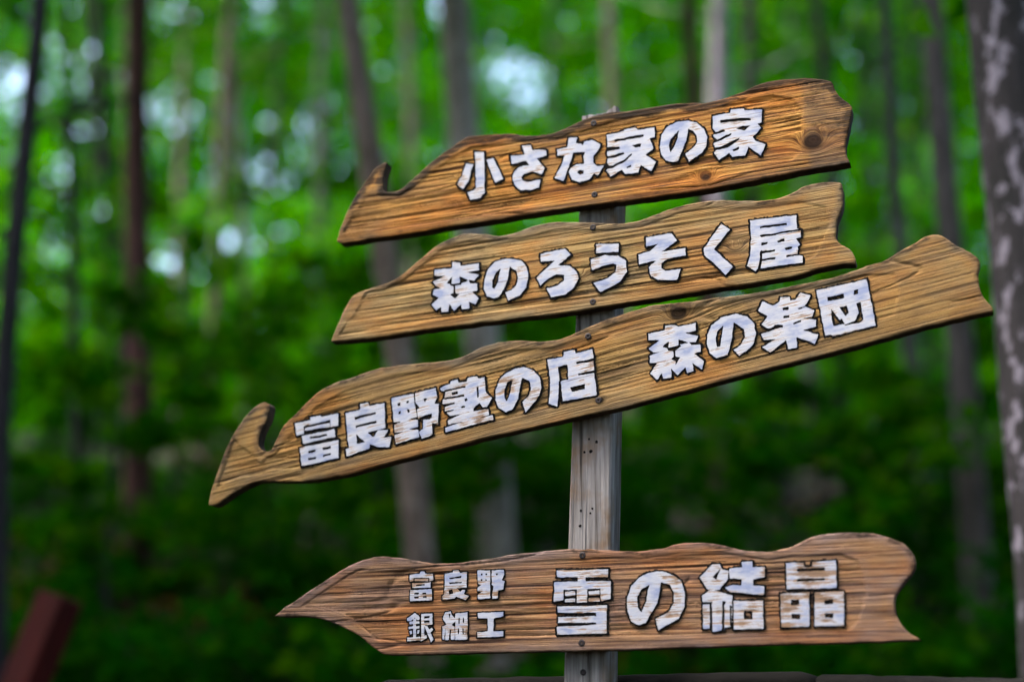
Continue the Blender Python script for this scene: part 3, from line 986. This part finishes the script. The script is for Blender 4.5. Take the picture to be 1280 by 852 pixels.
L_(1, A1, ["193,383 270,390 222,560 165,655 100,605 155,500", "288,255 385,255 392,690 345,745 240,768 205,685 270,670 300,640", "410,345 485,322 590,545 500,585 470,500 430,400"])
L_(1, A1, ["785,190 880,185 900,240 1045,235 1055,295 945,330 1035,425 1000,495 900,470 820,485 780,525 800,560 850,575 985,550 970,640 870,662 770,662 710,610 690,540 700,480 740,430 800,405 870,400 835,355 680,388 670,300 815,285"])
L_(1, A2, ["175,280 270,275 255,335 310,340 370,400 360,425 230,430 205,520 165,620 125,740 25,705 90,590 140,465 60,470 50,400 160,380",
           "345,318 430,300 520,350 480,425 440,470 440,540 480,580 555,570 490,680 445,655 400,715 290,752 210,720 180,640 205,590 260,562 345,555 340,470 370,400 330,375"],
   ["275,640 300,620 335,630 335,655 300,665"])
L_(1, A2, ["770,195 880,165 910,195 1090,165 1095,270 1040,285 1085,390 1000,460 1110,535 1060,635 945,565 920,650 780,660 745,620 625,690 580,620 610,580 590,535 595,480 580,440 595,400 580,245 770,205"],
   ["665,300 970,245 975,265 670,318", "860,355 950,340 940,370 890,375", "570,405 590,375 715,372 720,390 640,408 580,415", "570,480 640,470 760,432 765,448 690,482 580,500",
    "590,575 650,575 770,515 850,445 845,465 760,545 650,592 570,605", "800,590 840,570 845,585 800,600"])
L_(1, A3, ["340,265 430,285 510,350 545,440 540,530 490,610 350,705 310,620 390,565 435,500 435,430 400,380 345,350 320,480 240,690 180,708 110,690 60,630 40,550 60,420 120,330 220,280"],
   ["240,375 215,400 160,460 140,540 155,595 190,550 225,450"])
L_(1, A3, ["795,148 935,135 945,160 1130,145 1130,285 1080,295 1120,345 1030,440 1060,480 1170,520 1115,635 985,545 950,640 810,655 780,612 670,685 615,605 640,590 610,510 650,470 605,430 640,390 605,345 600,215 795,185"],
   ["690,262 1000,235 1005,258 690,288", "860,350 920,325 1000,322 940,370", "590,400 725,365 735,382 620,412", "600,478 650,470 800,395 805,410 700,468 610,500",
    "600,560 660,555 760,510 890,448 880,468 780,540 610,590", "820,575 885,545 880,570 830,590"])
L_(2, A4, ["305,240 385,240 390,275 585,250 590,320 460,345 590,370 535,435 480,425 490,460 570,465 570,540 510,550 585,620 545,690 480,655 485,730 405,745 395,690 320,750 270,680 260,765 190,770 185,715 130,745 85,690 160,610 95,590 105,530 180,515 130,490 100,450 220,380 115,385 115,320 300,300"],
   ["245,455 300,400 292,468", "385,390 470,430 400,455 380,462", "285,470 395,460 395,475 330,485 332,570 375,575 335,620 285,585 318,570 318,490 285,485"])
L_(2, A4, ["930,200 1040,225 1095,290 1115,390 1090,500 1020,590 900,645 865,555 930,535 985,480 1005,400 985,330 915,285 900,400 855,520 800,605 740,625 670,600 640,520 645,420 680,310 760,235 840,205"],
   ["815,310 770,350 730,430 730,500 750,520 790,430"])
L_(2, A5, ["100,175 295,135 345,180 245,265 330,270 385,310 405,370 370,440 300,500 185,525 150,450 240,430 290,390 290,345 230,340 160,370 100,430 70,365 150,290 220,225 105,240"])
L_(2, A5, ["543,100 725,92 725,160 545,170", "498,220 620,185 720,190 785,230 790,320 740,400 580,480 520,410 640,370 700,320 710,265 680,250 590,275 515,305"], (), 0.03)
L_(2, A5, ["945,45 1150,10 1195,70 1070,160 1260,125 1265,185 1110,220 1070,250 1070,290 1100,310 1220,295 1195,385 1040,385 980,345 970,280 1020,230 890,260 880,180 970,155 1045,95 945,115"])
L_(2, A6, ["325,232 410,285 250,475 440,645 365,725 160,530 150,470"])
L_(2, A6, ["600,200 1050,145 1055,275 1090,285 1095,360 1050,375 1085,430 1065,450 1065,525 1110,540 1110,605 700,665 690,640 655,690 570,640 605,530 610,380"],
   ["700,258 950,225 955,240 700,272", "700,345 1110,280 1110,290 710,360", "712,415 770,410 765,425 712,438", "865,395 930,378 930,400 870,408", "940,465 1010,455 1005,470 950,482",
    "715,500 845,480 840,492 720,518", "715,575 850,555 848,572 715,588", "950,540 1090,520 1085,530 955,552", "700,500 715,490 715,580 700,660 672,695 695,590"])
L_(3, A7, ["70,300 220,270 215,240 315,225 330,240 485,205 490,325 415,338 408,268 152,330 155,405 85,420", "165,350 405,295 405,335 165,372", "135,425 455,355 460,430 145,500", "115,535 490,460 495,635 135,715"],
   ["215,435 375,405 378,420 215,450", "200,570 262,555 262,575 200,588", "335,540 410,520 412,540 340,555", "198,640 270,625 270,642 198,655", "345,605 415,590 415,605 345,620"])
L_(3, A7, ["700,115 775,100 790,130 935,105 945,345 860,365 970,365 930,440 1000,430 985,535 860,525 790,505 790,545 565,620 560,550 590,540 570,340 560,205 700,170"],
   ["650,240 850,195 850,212 650,262", "655,325 855,282 855,298 660,342", "665,415 740,480 670,500", "780,390 865,370 840,425 825,435"])
L_(3, A8, ["75,290 285,245 320,475 245,490 325,500 330,570 250,590 335,600 345,665 115,735 105,650 185,610 100,625 100,545 170,520 95,520",
           "300,240 500,190 520,280 490,340 535,345 525,540 465,530 470,640 370,685 340,620 380,590 375,500 330,495 325,470 320,400 350,380 310,340"],
   ["135,345 160,340 160,360 138,365", "215,322 238,315 238,335 218,340", "145,425 162,418 165,440 145,445", "228,405 245,400 248,425 230,430", "385,300 420,292 400,325", "340,485 460,440 465,480 440,495 375,500 375,590 340,600"], 0.02)
L_(3, A8, ["545,190 640,155 640,130 710,110 720,140 800,130 815,90 900,75 915,100 975,90 985,230 1045,290 1000,375 960,375 925,335 870,390 860,415 1015,395 1020,450 870,490 1055,455 1060,500 600,620 590,575 770,520 625,545 620,505 750,440 640,465 590,415 590,375 665,350 570,345 570,310 590,290 590,225 550,215"],
   ["655,240 715,228 715,245 660,255", "585,215 785,175 785,187 590,228", "590,290 775,258 775,270 590,302", "575,355 680,335 680,348 575,368", "600,415 675,400 670,412 610,425", "780,300 800,290 810,310 790,325",
    "750,375 790,365 790,378 755,385", "900,190 912,180 920,270 908,285", "870,385 890,365 935,360 960,385 865,410"], 0.03)
L_(3, B1, ["350,300 440,330 500,400 520,490 500,570 450,640 365,740 330,640 390,580 415,510 405,440 335,400 310,500 290,610 240,705 170,740 110,700 75,620 75,520 110,420 190,350 270,310"],
   ["235,430 190,450 165,520 165,590 180,630 210,560"], 0.03)
L_(3, B1, ["735,150 840,130 850,165 1010,125 1025,215 1025,240 1030,350 1055,570 720,635 705,440 690,450 690,560 670,680 585,655 600,560 600,400 575,230 730,200"],
   ["680,300 770,280 775,420 700,435", "855,255 1030,215 1040,230 860,272", "875,370 1030,335 1040,350 880,380", "800,500 940,465 935,510 810,535", "690,440 705,440 720,650 705,660 685,640"], 0.02)
L_(3, B2, ["245,210 340,200 375,220 540,185 545,255 440,280 565,310 545,370 480,370 500,395 585,390 590,460 530,480 620,550 600,635 510,575 520,645 460,670 440,610 365,690 300,625 310,710 220,725 215,665 165,735 100,670 170,570 100,570 95,500 180,470 130,470 80,430 190,350 85,350 80,290 240,250"],
   ["225,410 275,365 275,425", "375,345 465,375 390,390 375,400", "270,425 390,400 395,410 340,450 345,510 385,515 345,585 345,545 305,535 335,515 325,455 275,445"])
L_(3, B2, ["930,95 1040,120 1105,190 1125,280 1095,390 1040,450 960,500 910,440 975,395 1015,320 1005,240 910,180 890,330 850,490 740,525 680,480 645,390 650,300 690,210 780,130"],
   ["805,215 750,260 735,340 750,415 775,410 790,320"])
L_(3, B3, ["85,305 180,340 225,310 230,275 310,270 315,300 360,290 395,235 485,260 430,345 510,380 490,440 415,440 525,455 525,510 420,545 545,575 515,650 365,600 370,685 295,695 280,625 150,725 85,680 190,615 95,620 75,575 250,515 195,510 130,530 75,495 130,430 50,385"],
   ["250,362 298,355 298,375 255,380", "260,425 305,418 305,435 262,440", "335,485 400,460 400,470 340,492", "185,500 250,505 248,520 180,515", "370,365 430,350 390,372"])
L_(3, B3, ["528,215 940,125 1015,505 665,590 640,580 600,590"],
   ["620,275 750,245 755,280 625,305", "835,215 868,210 870,245 838,250", "720,355 775,345 788,400 765,425", "650,375 720,465 735,450 755,490 700,500 670,505 655,440", "860,325 888,318 912,455 880,480 760,500 845,468 878,400"])
L_(4, B4, ["95,135 190,125 200,105 240,105 245,125 320,130 325,190 285,200 280,165 135,170 130,200 95,205", "142,176 276,172 276,200 142,200", "115,220 300,210 295,262 118,268", "98,290 310,275 310,385 98,395"],
   ["155,238 240,228 240,240 155,248", "140,315 185,312 185,325 140,328", "218,312 255,310 255,325 218,325", "140,350 182,348 182,362 142,365", "220,348 258,345 258,360 222,362"], 0.05)
L_(4, B4, ["435,130 510,115 515,95 570,95 580,120 650,115 645,260 555,275 635,285 620,320 665,345 635,382 545,350 530,370 410,385 410,345 430,330"],
   ["475,170 595,150 595,165 480,180", "475,215 600,205 600,218 485,226", "475,290 505,280 515,320 480,325", "555,270 605,280 585,305"], 0.06)
L_(4, B4, ["752,95 875,95 875,365 755,375 755,330 800,300 752,300 752,260 790,240 755,230", "888,95 1005,90 1010,140 985,190 1015,200 1000,280 955,290 945,365 895,372 895,330 905,250 888,230"],
   ["785,128 798,128 798,142 785,142", "830,125 845,125 845,140 830,140", "785,182 798,182 798,196 785,196", "828,182 842,182 842,196 828,196", "925,125 955,125 940,145"], 0.06)
L_(4, B4, ["145,505 190,545 190,578 168,575 145,552 108,582 70,585 70,560", "95,590 188,585 188,612 95,615", "85,640 190,632 190,658 85,664", "128,560 156,558 156,750 128,750", "90,682 112,676 120,712 100,716", "168,672 190,668 182,706 164,708", "72,745 194,735 194,772 70,782",
           "206,515 316,510 316,622 206,630", "206,620 238,620 238,750 206,750", "200,742 258,718 264,748 200,782", "238,632 268,632 326,765 300,792", "272,684 308,646 325,668 288,706"],
   ["236,540 286,537 286,556 236,559", "236,584 286,581 286,599 236,602"], 0.0)
L_(4, B4, ["440,500 490,490 500,520 550,580 500,620 530,640 530,765 495,768 490,680 470,770 440,770 440,660 430,765 412,765 412,640 450,620 412,560", "535,510 655,500 655,765 535,770"],
   ["470,520 490,515 480,560", "568,555 578,555 578,610 568,610", "610,552 620,552 620,605 610,605", "562,655 572,655 572,712 562,712", "608,655 618,655 618,710 608,710", "484,670 494,670 490,765 474,765"], 0.04)
L_(4, B4, ["750,505 1000,495 1002,540 910,560 905,685 1005,680 1005,735 750,745 748,695 850,685 850,560 755,560"], (), 0.0)
L_(4, B5, ["138,100 685,95 685,175 140,180", "360,170 440,170 445,225 360,225", "110,230 715,215 715,410 620,430 605,420 605,300 460,300 460,445 350,450 350,310 210,315 205,420 105,440",
           "222,330 335,325 335,372 222,378", "222,405 335,402 335,440 222,445", "475,325 595,320 595,368 475,372", "475,398 595,395 595,432 475,440",
           "145,490 670,475 670,775 140,790 140,705 560,682 560,660 150,665 150,605 555,590 555,555 145,560"], (), 0.045)
L_(4, B6, ["370,150 460,180 520,230 550,320 550,430 500,530 340,620 315,530 420,480 465,400 460,320 430,260 360,240 330,400 240,560 180,585 120,550 90,470 90,370 120,270 200,190 290,155"],
   ["265,260 200,300 170,360 175,440 205,470 235,400"], 0.035)
L_(4, B6, ["770,95 830,95 845,130 900,150 895,210 830,300 770,305 735,300 670,200", "690,345 740,310 780,300 930,345 930,590 870,600 868,620 770,635 768,610 745,605 695,610 695,400",
           "905,130 1010,115 1005,75 1090,72 1095,115 1190,115 1190,195 1095,215 1100,265 1185,270 1185,340 910,315 870,280 930,260 1005,262 1005,210 910,210", "940,390 1175,380 1180,610 945,615"],
   ["780,195 835,130 800,215", "850,390 878,390 870,412 855,412", "752,400 765,400 768,620 752,620", "852,410 864,410 866,625 850,625", "690,402 752,400 752,412 690,414", "912,425 922,425 925,590 915,590", "1025,470 1090,470 1090,530 1025,530"], 0.045)
L_(4, B7, ["175,100 345,95 350,140 430,140 430,90 660,75 665,345 180,355", "120,395 400,385 400,715 130,725", "450,385 735,375 735,710 450,715"],
   ["280,160 550,150 550,172 280,182", "285,262 550,250 550,268 285,278", "222,462 302,462 300,505 225,508", "230,600 310,595 310,640 235,640", "548,465 628,458 628,492 550,498", "555,592 632,588 630,630 555,630"], 0.075)


def contours(S, x0, y0, st):
    """closed zero contours of grid S (negative = inside), linear marching squares"""
    nx, ny = S.shape
    neg = S < 0
    seg = {}

    def pt(e):
        (i, j), (k, l) = e
        a, b = S[i, j], S[k, l]
        t = a / (a - b)
        return (x0 + (i + t * (k - i)) * st, y0 + (j + t * (l - j)) * st)
    code = neg[:-1, :-1] * 1 + neg[1:, :-1] * 2 + neg[1:, 1:] * 4 + neg[:-1, 1:] * 8
    tbl = {1: [(3, 0)], 2: [(0, 1)], 3: [(3, 1)], 4: [(1, 2)], 5: [(3, 0), (1, 2)], 6: [(0, 2)], 7: [(3, 2)], 8: [(2, 3)], 9: [(2, 0)], 10: [(0, 1), (2, 3)], 11: [(2, 1)], 12: [(1, 3)], 13: [(1, 0)], 14: [(0, 3)]}
    for i, j in np.argwhere((code > 0) & (code < 15)):
        E = [((i, j), (i + 1, j)), ((i + 1, j), (i + 1, j + 1)), ((i, j + 1), (i + 1, j + 1)), ((i, j), (i, j + 1))]
        for a, b in tbl[int(code[i, j])]:
            seg[E[a]] = E[b]
    loops = []
    while seg:
        s, e = seg.popitem()
        lp = [s]
        while e != s and e in seg:
            lp.append(e); e = seg.pop(e)
        if e == s and len(lp) > 5:
            loops.append(np.array([pt(q_) for q_ in lp]))
    return loops


def thin_loop(lp, tol):
    """drop nearly collinear points"""
    keep = [0]
    n = len(lp); i = 0
    while i < n - 1:
        j = i + 1
        while j + 1 < n and j - i < 14:
            a, b = lp[i], lp[j + 1]
            e = b - a; L = np.linalg.norm(e)
            w = lp[i + 1:j + 1] - a
            if L < 1e-12 or np.max(np.abs(w[:, 0] * e[1] - w[:, 1] * e[0])) / L > tol: break
            j += 1
        keep.append(j); i = j
    if keep[-1] == n - 1 and len(keep) > 4: keep.pop()
    return lp[keep]


def _area(lp):
    return 0.5 * np.sum(lp[:, 0] * np.roll(lp[:, 1], -1) - np.roll(lp[:, 0], -1) * lp[:, 1])


def slab(loops, ytop, ybot):
    ar = [_area(lp) for lp in loops]
    sg = np.sign(ar[int(np.argmax(np.abs(ar)))])
    outs = [i for i in range(len(loops)) if np.sign(ar[i]) == sg]
    own = {i: [i] for i in outs}
    for i in range(len(loops)):
        if i in own: continue
        c = [k for k in outs if sdf_poly(loops[i][:1], loops[k])[0] < 0]
        if c: own[min(c, key=lambda k: abs(ar[k]))].append(i)
    off = np.cumsum([0] + [len(lp) for lp in loops])
    tri = []
    for grp in own.values():
        gm = [off[i] + k for i in grp for k in range(len(loops[i]))]
        tri += [tuple(gm[q_] for q_ in t) for t in tessellate_polygon([[Vector((p[0], p[1], 0)) for p in loops[i]] for i in grp])]
    A = np.concatenate(loops); n = len(A)
    V = np.concatenate([np.stack([A[:, 0], np.full(n, ytop), A[:, 1]], 1), np.stack([A[:, 0], np.full(n, ybot), A[:, 1]], 1)])
    F = []
    for t in tri:
        a, b, c = (A[i] for i in t)
        cr = (b[0] - a[0]) * (c[1] - a[1]) - (b[1] - a[1]) * (c[0] - a[0])
        F.append(tuple(t) if cr > 0 else tuple(t)[::-1])      # ccw in x,z looks to -y
    o = 0
    for lp in loops:
        m = len(lp)
        for i in range(m):
            j = (i + 1) % m
            F.append((o + i, o + j, n + o + j, n + o + i))
        o += m
    return V, F


def make_letter(board, fr, spec, seed):
    (ox, oy, sc), outs, holes, wear = spec
    outs = [np.array([(ox + a / sc, oy + b / sc) for a, b in s]) for s in outs]
    holes = [np.array([(ox + a / sc, oy + b / sc) for a, b in s]) for s in holes]
    allp = np.concatenate(outs)
    small = allp[:, 1].ptp() < 45 if hasattr(allp, 'ptp') else np.ptp(allp[:, 1]) < 45
    st = 0.30 if small else 0.42
    x0, y0 = allp.min(0) - 5; x1, y1 = allp.max(0) + 5
    gx, gy = np.arange(x0, x1, st), np.arange(y0, y1, st)
    GX, GY = np.meshgrid(gx, gy, indexing='ij')
    P = np.stack([GX.ravel(), GY.ravel()], 1)
    P = P + np.stack([vnoise(P[:, 0] * 0.16, P[:, 1] * 0.16, 100 + seed) - 0.5, vnoise(P[:, 0] * 0.16, P[:, 1] * 0.16, 140 + seed) - 0.5], 1) * (0.5 if small else 1.0)
    S = np.min([sdf_poly(P, s) for s in outs], 0)
    for s in holes:
        S = np.maximum(S, -(sdf_poly(P, s) - (0.05 if small else 0.30)))
    jag = (vnoise(P[:, 0] * 0.5, P[:, 1] * 0.5, 170 + seed) - 0.5) * 0.7
    white = (S + jag * 1.0 + 0.15).reshape(GX.shape)
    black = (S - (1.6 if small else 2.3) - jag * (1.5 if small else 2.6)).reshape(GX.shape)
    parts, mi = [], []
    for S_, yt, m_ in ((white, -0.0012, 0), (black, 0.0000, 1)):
        lps = [thin_loop(lp, 0.10) for lp in contours(S_, x0, y0, st)]
        lps = [lp for lp in lps if len(lp) > 3]
        lps = [fr.locs(lp) for lp in lps]
        v, f = slab(lps, yt, 0.009)
        parts.append((v, f)); mi += [m_] * len(f)
    V, F = join_geo(parts)
    ctr = V.mean(0); ctr[1] = 0
    o = mesh_obj("letter", V, F, [M_WHITE, M_BLACK], board, matidx=mi)
    a_ = o.data.attributes.new("wear", 'FLOAT', 'POINT')
    a_.data.foreach_set("value", np.full(len(V), wear, dtype=np.float32))
    return o


def make_screw(parent, loc, r, axis_y=1):
    ang = np.linspace(0, 2 * np.pi, 12, endpoint=False)
    V, F = [], []
    for (rr, yy) in ((r, 0.004), (r, -0.0005), (r * 0.72, -0.0016), (r * 0.30, -0.0014), (r * 0.22, 0.0006)):
        for a in ang:
            V.append((loc[0] + math.cos(a) * rr, loc[1] + yy, loc[2] + math.sin(a) * rr))
    for s in range(4):
        for k_ in range(12):
            F.append((s * 12 + k_, s * 12 + (k_ + 1) % 12, s * 12 + 12 + (k_ + 1) % 12, s * 12 + 12 + k_))
    F.append(tuple(range(48, 60)))
    return mesh_obj("screw", V, F, M_STEEL, parent)


BOARDS = [
    (1, OUT1, FLD1, (420.5, 303), (1062.7, 203.5), M_B1, "golden-brown top arrow board with hooked tip and a dark knot at its square end", [(742, 154), (743, 243)]),
    (2, OUT2, FLD2, (413.5, 427), (1020, 337), M_B2, "straw-coloured second arrow board with a plain curved tip and wavy end", [(741, 284), (741, 377)]),
    (3, OUT3, FLD3, (412, 597), (1241, 389), M_B3, "longest tan arrow board with a deeply hooked tip, steeply tilted", [(735, 420), (748, 500)]),
    (4, OUT4, FLD4, (481, 817), (1150, 800), M_B4, "lowest brown arrow board with a sharp point and notched fish-tail end", [(728, 693.5), (727, 803)]),
]
sd_ = 0
for idx, out, fld, a, b, m, lab, screws in BOARDS:
    bo, fr = make_board(idx, out, fld, a, b, m, lab)
    for spec in LET[idx]:
        make_letter(bo, fr, spec, sd_); sd_ += 1
    for s in screws:
        lx, lz = fr.loc(s)
        make_screw(bo, (lx, 0.0006, lz), 0.0070)

# post: four faces with real thickness, leaning a little, its top worn
ez_p = np.array([0, 0, 1.0])
def post_local(x, y):
    w = on_plane(x, y, PB, NF) - foot
    return w @ U, w[2]
lb, lt = post_local(705.6, 818), post_local(723.5, 262)
rb, rt = post_local(759.5, 818), post_local(770.0, 262)
sl_l = (lt[0] - lb[0]) / (lt[1] - lb[1]); sl_r = (rt[0] - rb[0]) / (rt[1] - rb[1])
ztop = post_local(768, 131)[1]
DEP = 0.088
def xl(z): return lb[0] + sl_l * (z - lb[1])
def xr(z): return rb[0] + sl_r * (z - rb[1])
zs = np.concatenate([np.linspace(-0.25, 1.4, 14), np.linspace(1.42, ztop - 0.02, 160)])
V, F = [], []
NS = 44
for z in zs:
    a_, b_ = xl(z), xr(z); bv = 0.004
    corners = [(a_ + bv, 0), (b_ - bv, 0), (b_, bv), (b_, DEP - bv), (b_ - bv, DEP), (a_ + bv, DEP), (a_, DEP - bv), (a_, bv)]
    ring = []
    fr_n = 26
    for t in np.linspace(0, 1, fr_n): ring.append((corners[0][0] + (corners[1][0] - corners[0][0]) * t, 0.0))
    for t in np.linspace(0, 1, 10): ring.append((b_, bv + (DEP - 2 * bv) * t))
    ring += [corners[4], corners[5]]
    for t in np.linspace(0, 1, 6): ring.append((a_, DEP - bv - (DEP - 2 * bv) * t))
    for (px_, py_) in ring:
        rel = px_ - a_
        g1 = vnoise(rel * 330, z * 7, 201) - 0.5
        g2 = vnoise(rel * 900, z * 18, 203) - 0.5
        dy = 0.0016 * g1 + 0.0008 * g2
        crack = math.exp(-((rel - 0.046 - 0.006 * (vnoise(z * 5, 0.0, 207) - 0.5)) / 0.0011) ** 2) * float(vnoise(z * 6, 3.0, 209) > 0.42)
        if py_ == 0.0: dy += 0.004 * crack
        dx = (0.0016 * (vnoise(py_ * 330, z * 7, 211) - 0.5)) if px_ in (a_, b_) else 0.0
        V.append(foot * 0 + U * (px_ + dx) - NF * (py_ + dy) + ez_p * z)
NS = len(V) // len(zs)
for i in range(len(zs) - 1):
    for k_ in range(NS):
        k2 = (k_ + 1) % NS
        F.append((i * NS + k_, i * NS + k2, (i + 1) * NS + k2, (i + 1) * NS + k_))
top0 = (len(zs) - 1) * NS
# weathered top: raise an uneven crown
V = np.array(V)
for k_ in range(NS):
    rel = (V[top0 + k_] @ U - xl(ztop)) / (xr(ztop) - xl(ztop))
    V[top0 + k_][2] += 0.012 * smooth01(0.60, 0.85, rel) + 0.006 * float(vnoise(k_ * 0.6, 0.3, 215))
cen_i = len(V)
V = np.concatenate([V, V[top0:top0 + NS].mean(0)[None] + np.array([[0, 0, 0.0]])])
for k_ in range(NS):
    F.append((top0 + k_, top0 + (k_ + 1) % NS, cen_i))
F.append(tuple(range(NS))[::-1])
po = mesh_obj("post", V, F, M_POST, sign)
# nail holes and the screw low on the post
for (hx, hy, r_) in ((745.6, 552, 2.2), (738.5, 564, 2.6), (730.6, 565, 1.7), (736.5, 548.5, 1.4), (726, 638, 1.8), (740.5, 635.5, 1.5), (725.3, 657, 1.9), (738, 641, 1.6)):
    w = on_plane(hx, hy, PB, NF) - foot
    rr = r_ * 0.0016
    ang = np.linspace(0, 2 * np.pi, 9, endpoint=False)
    ctr = w + NF * 0.0008
    Vh = [ctr + U * math.cos(a_) * rr * random.uniform(0.7, 1.2) + ez_p * math.sin(a_) * rr * random.uniform(0.8, 1.3) for a_ in ang]
    Vh += [v - NF * 0.004 for v in Vh]
    Fh = [tuple(range(9))] + [(i, (i + 1) % 9, 9 + (i + 1) % 9, 9 + i) for i in range(9)]
    mesh_obj("nail_hole", np.array(Vh), Fh, M_BLACK, po)
scw = make_screw(po, (0, 0, 0), 0.0062)
w = on_plane(729, 839.5, PB, NF) - foot
mrot = Matrix.Identity(4)
for i in range(3):
    mrot[i][0], mrot[i][1], mrot[i][2], mrot[i][3] = U[i], -NF[i], ez_p[i], (w + NF * 0.0008)[i]
scw.matrix_local = mrot

# ------------------------------------------------------------------ rail fence behind the post
Pr = PB - NF * (DEP + 0.022)
fence_p = on_plane(1335, 848, Pr, NF)
fence = empty("rail_fence", (fence_p[0], fence_p[1], 0.0))
tag(fence, "dark rough wooden rail fence running behind the foot of the signpost", "fence")
f0 = np.array([fence_p[0], fence_p[1], 0.0])


def rail(pa, pb, hgt, dep, seed):
    A_, B_ = on_plane(*pa, Pr, NF), on_plane(*pb, Pr, NF)
    n_ = 60
    rng = np.random.default_rng(seed)
    V, F = [], []
    ns = 14
    for i in range(n_):
        t = i / (n_ - 1)
        c = A_ + (B_ - A_) * t
        e = 1.0
        if t < 0.03: e = 0.72 + 0.28 * t / 0.03
        if t > 0.97: e = 0.72 + 0.28 * (1 - t) / 0.03
        for k_ in range(ns):
            a_ = 2 * math.pi * k_ / ns
            ca, sa = math.cos(a_), math.sin(a_)
            sq = (abs(ca) ** 4 + abs(sa) ** 4) ** -0.25
            wob = 1 + 0.10 * (float(vnoise(t * 22, k_ * 0.9, seed)) - 0.5)
            V.append(c - f0 + ez_p * (sa * sq * hgt * 0.5 * e * wob - hgt * 0.5) - NF * (ca * sq * dep * 0.5 * e * wob))
    for i in range(n_ - 1):
        for k_ in range(ns):
            k2 = (k_ + 1) % ns
            F.append((i * ns + k_, i * ns + k2, (i + 1) * ns + k2, (i + 1) * ns + k_))
    F.append(tuple(range(ns))[::-1]); F.append(tuple((n_ - 1) * ns + k_ for k_ in range(ns)))
    return mesh_obj("rail", np.array(V), F, M_RAIL, fence, smooth=True)


rail((470, 849), (1022, 838), 0.075, 0.05, 301)
rail((1016, 842), (1372, 850), 0.085, 0.05, 302)
fv = []
for (a_, b_, z_) in [(sx * 0.05, sy * 0.045, zz_) for zz_ in (-0.3, fence_p[2] - 0.02) for sx, sy in ((-1, -1), (1, -1), (1, 1), (-1, 1))]:
    fv.append(U * a_ - NF * (b_ + 0.06) + ez_p * z_)
mesh_obj("fence_post", np.array(fv), [(0, 3, 2, 1), (4, 5, 6, 7), (0, 1, 5, 4), (1, 2, 6, 5), (2, 3, 7, 6), (3, 0, 4, 7)], M_RAIL, fence)
